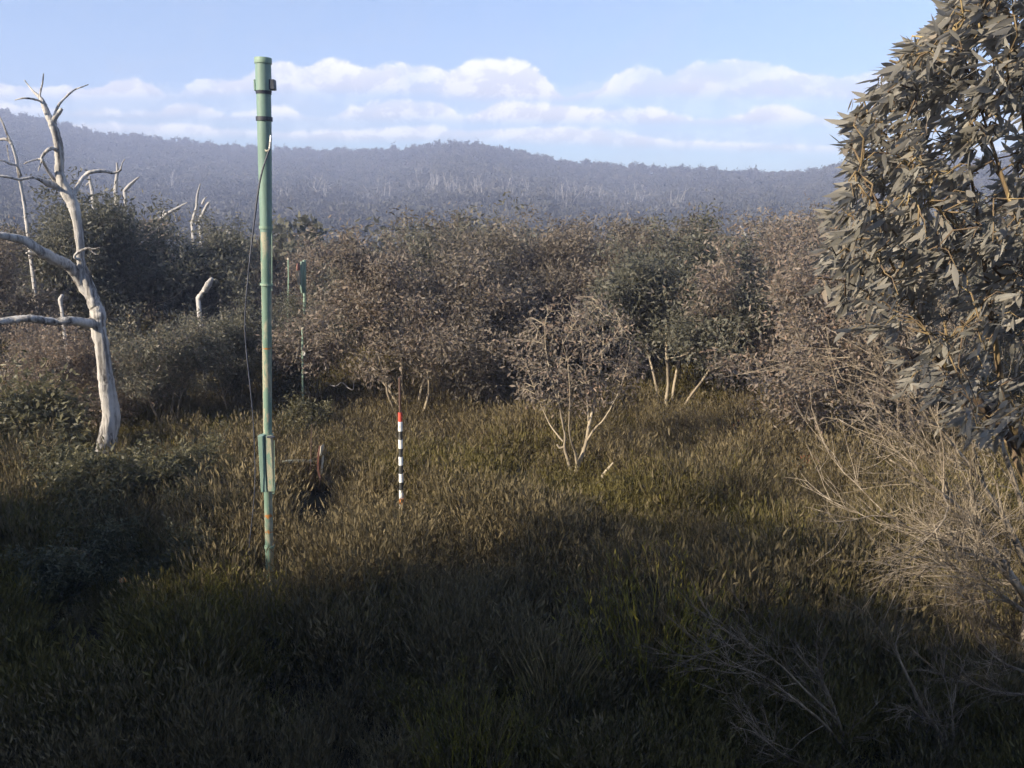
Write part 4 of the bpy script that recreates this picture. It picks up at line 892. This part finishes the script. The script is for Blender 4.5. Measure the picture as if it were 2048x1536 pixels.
# ------------------------------------------------------------------ bare-twigged shrubs at the right
def bare_shrub(name, label, stems, seed, fine=1.0, mat=TWIG, twig_len=.35, nb=9, nt=7):
    rr = random.Random(seed); mb_s = MB(); mb_t = MB(); org = None
    for st in stems:
        pl = [(q[0], q[1], q[2], q[3] - st[0][3]) for q in st]; Y0 = st[0][3]; P0 = W(st[0][0], st[0][1], Y0)
        if org is None: org = Vector((P0.x, P0.y, TZ(P0.x, P0.y)))
        pts = px_poly(pl, Y0, mb_s, 6, .06, rr.randint(0, 999), 5); n = len(pts)
        r0 = st[0][2] * .5 * mpp(P0)
        mb_s.tube([pts[0], pts[0].lerp(org, .5) + Vector((.02, .02, 0)), org - Vector((0, 0, .08))], [r0, r0 * 1.1, r0 * 1.3], 6)
        total = (pts[-1] - pts[0]).length
        for b in range(nb):
            i = rr.randint(int(n * .15), n - 2); ax = (pts[min(i + 3, n - 1)] - pts[i - 1]).normalized()
            d = (ax + Vector((rr.gauss(-.1, .38), rr.gauss(0, .38), rr.gauss(.05, .34)))).normalized()
            bl = total * rr.uniform(.25, .5); bp, bd = wander(rr, pts[i], d, bl, 6, .22, .05)
            r1 = max(.0035, r0 * .35 * (1 - .5 * i / n)); mb_s.tube(bp, [r1 * (1 - .7 * k / 6) for k in range(7)], 4, False)
            for t in range(nt):
                j = rr.randint(1, 6); td = (bd + Vector((rr.gauss(-.1, .42), rr.gauss(0, .42), rr.gauss(.05, .36)))).normalized()
                tp, tdir = wander(rr, bp[j], td, twig_len * rr.uniform(.4, 1.1), 4, .25, .03); r2 = .0022 * fine
                mb_t.tube(tp, [r2, r2 * .9, r2 * .75, r2 * .6, r2 * .35], 3, False)
                for u in range(2):
                    k = rr.randint(1, 3); up_, _ = wander(rr, tp[k], (tdir + Vector((rr.gauss(0, .5), rr.gauss(0, .5), rr.gauss(0, .4)))).normalized(), twig_len * rr.uniform(.2, .5), 2, .25, 0)
                    mb_t.tube(up_, [r2 * .65, r2 * .5, r2 * .25], 3, False)
    e = empty(name, org); tag(e, label, 'shrub')
    for mb, nm in ((mb_s, 'stems'), (mb_t, 'twigs')):
        mb.v = [v - np.array(org, np.float32) for v in mb.v]; o = bpy.data.objects.new(nm, mb.mesh(nm, mat, True)); COL.objects.link(o); o.parent = e; tag(o, kind='stuff')
bare_shrub('bare_shrub', 'big grey bare-twigged shrub sweeping in from the right edge',
    [[(2060, 1215, 22, 6.2), (2010, 1135, 18, 6.15), (1970, 1080, 14, 6.1), (1920, 1020, 10, 6.0), (1860, 970, 7, 5.9), (1780, 920, 4, 5.8)],
     [(2070, 1170, 16, 6.4), (2020, 1060, 12, 6.4), (1975, 985, 9, 6.4), (1930, 920, 7, 6.3), (1860, 840, 5, 6.3), (1790, 790, 3, 6.2)],
     [(2065, 1205, 14, 6.0), (1990, 1130, 10, 5.9), (1910, 1085, 7, 5.8), (1830, 1060, 5, 5.7), (1760, 1020, 3, 5.6)],
     [(2080, 1120, 12, 6.7), (2040, 1000, 9, 6.7), (2000, 880, 7, 6.7), (1950, 790, 4, 6.7), (1900, 730, 2.5, 6.6)],
     [(2060, 1230, 10, 5.7), (2000, 1190, 8, 5.6), (1940, 1150, 6, 5.5), (1880, 1120, 4, 5.5)]], 5, 1.35, TWIG, .5, 15, 9)
bare_shrub('bare_shrub', 'dead twiggy shrub with one stout stem at the bottom right',
    [[(1695, 1530, 13, 5.0), (1676, 1450, 12, 5.05), (1655, 1390, 11, 5.1), (1632, 1335, 6, 5.15)], [(1690, 1500, 8, 4.95), (1650, 1450, 6, 4.9), (1590, 1400, 5, 4.85), (1520, 1350, 3, 4.8), (1450, 1330, 2, 4.8)],
     [(1675, 1440, 7, 5.0), (1620, 1390, 5, 4.95), (1560, 1330, 4, 4.9), (1500, 1290, 2.5, 4.9), (1462, 1275, 1.5, 4.9)], [(1660, 1540, 6, 4.8), (1610, 1530, 5, 4.8), (1560, 1505, 3.5, 4.75), (1500, 1450, 2, 4.7), (1465, 1400, 1.5, 4.7)]], 6, 1.2, TWIG_D, .28, 11, 6)
bare_shrub('bare_shrub', 'slanting bare-stemmed shrub in the bottom right corner',
    [[(1930, 1540, 13, 4.9), (1880, 1470, 12, 4.95), (1850, 1425, 9, 5.0), (1825, 1375, 7, 5.05), (1800, 1320, 4, 5.1), (1790, 1285, 2, 5.15)], [(1860, 1440, 5, 5.0), (1835, 1430, 4, 4.95), (1815, 1410, 2, 4.9)],
     [(1905, 1510, 6, 4.9), (1907, 1460, 4, 4.9), (1900, 1400, 2.5, 4.9), (1880, 1330, 1.5, 4.95)]], 7, 1.2, TWIG_D, .24, 6, 5)
bare_shrub('bare_shrub', 'low bare-branched shrub reaching in at the right edge above the corner',
    [[(2075, 1350, 9, 5.3), (2040, 1340, 7, 5.3), (2005, 1325, 5, 5.3), (1965, 1290, 3.5, 5.3), (1935, 1235, 2, 5.35), (1915, 1200, 1.2, 5.4)], [(2070, 1390, 7, 5.1), (2000, 1385, 5, 5.1), (1950, 1368, 3.5, 5.1), (1920, 1335, 2, 5.1)],
     [(2065, 1300, 6, 5.5), (2010, 1270, 4, 5.5), (1975, 1225, 2.5, 5.5), (1945, 1170, 1.5, 5.6)]], 8, 1.2, TWIG_D, .28, 8, 6)

# ------------------------------------------------------------------ single tussocks and bushes that stand out of the heath
TUS = [sedge_clump(31, STRAW, .20, .75, 170, .007, .5), sedge_clump(32, STRAW, .15, .55, 150, .005, .30)]
BUSH_O = heath_clump(41, YELLOW, .42, .70, 90, 1500, (.022, .045)); BUSH_Y = heath_clump(42, YELLOW, .30, .5, 60, 900, (.02, .04)); BUSH_B = heath_clump(43, HEATH, .45, .7, 110, 1500, (.02, .04))
def plant(name, me, px, py, s, rz, label, cat):
    p = G(px, py); o = bpy.data.objects.new(name, me); COL.objects.link(o); o.location = (p.x, p.y, TZ(p.x, p.y)); o.scale = (s, s, s); o.rotation_euler = (0, 0, rz); return tag(o, label, cat)
for a in [
    ('grass_tussock', TUS[1], 1105, 1440, 1.35, .3, 'tall straw-coloured grass tussock at the bottom centre', 'grass'),
    ('grass_tussock', TUS[1], 1060, 1500, .75, 1.3, 'smaller straw tussock below the tall one at bottom centre', 'grass'),
    ('grass_tussock', TUS[1], 990, 1530, .7, 2.3, 'thin straw tussock touching the bottom edge', 'grass'),
    ('olive_bush', BUSH_O, 1300, 1385, 1.6, .2, 'yellow-green feathery bush in the shaded foreground', 'bush'),
    ('olive_bush', BUSH_O, 500, 1290, 1.0, 1.0, 'olive heath bush in front of the mast foot', 'bush'),
    ('olive_bush', BUSH_O, 400, 1300, .95, 2.0, 'low olive heath bush left of the mast foot', 'bush'),
    ('olive_bush', BUSH_O, 930, 1560, 1.0, 3.0, 'olive bush cut by the bottom edge', 'bush'),
    ('olive_bush', BUSH_O, 2010, 1240, .9, 4.0, 'mossy green bush under the big bare shrub', 'bush'),
    ('yellow_bush', BUSH_Y, 1715, 1165, .9, .4, 'bright yellow-green bush at the shadow edge on the right', 'bush'),
    ('yellow_bush', BUSH_Y, 1640, 1160, .6, 1.4, 'small yellow-green bush left of the bright one', 'bush'),
    ('yellow_bush', BUSH_Y, 648, 905, .8, 2.4, 'tiny yellow bush above the split disc', 'bush'),
    ('brown_bush', BUSH_B, 660, 1170, 1.0, .5, 'tall brown heath bush right of the mast foot', 'bush'),
    ('brown_bush', BUSH_B, 720, 1300, .9, 1.5, 'brown heath bush in the shaded foreground left of centre', 'bush'),
    ('brown_bush', BUSH_B, 860, 1130, .9, 2.5, 'brown heath bush below the snow stake', 'bush')]: plant(*a)

# ------------------------------------------------------------------ air
HAZE_DENSITY = 0.0021
def haze():
    m, nt = mat_new('haze_air'); N = nt.nodes.new; v = N('ShaderNodeVolumePrincipled'); v.inputs['Color'].default_value = (.60, .69, 1.0, 1); v.inputs['Density'].default_value = HAZE_DENSITY; v.inputs['Anisotropy'].default_value = 0.0
    o = N('ShaderNodeOutputMaterial'); nt.links.new(v.outputs[0], o.inputs['Volume'])
    x0, x1, y0, y1, z0, z1 = -560, 560, -270, 545, -40, 90
    mb = MB(); mb.box(((x0 + x1) / 2, (y0 + y1) / 2, (z0 + z1) / 2), ((x1 - x0) / 2, (y1 - y0) / 2, (z1 - z0) / 2))
    tag(mb.obj('haze', m), 'thin blue haze hanging over the hills', 'haze', kind='stuff')
haze()
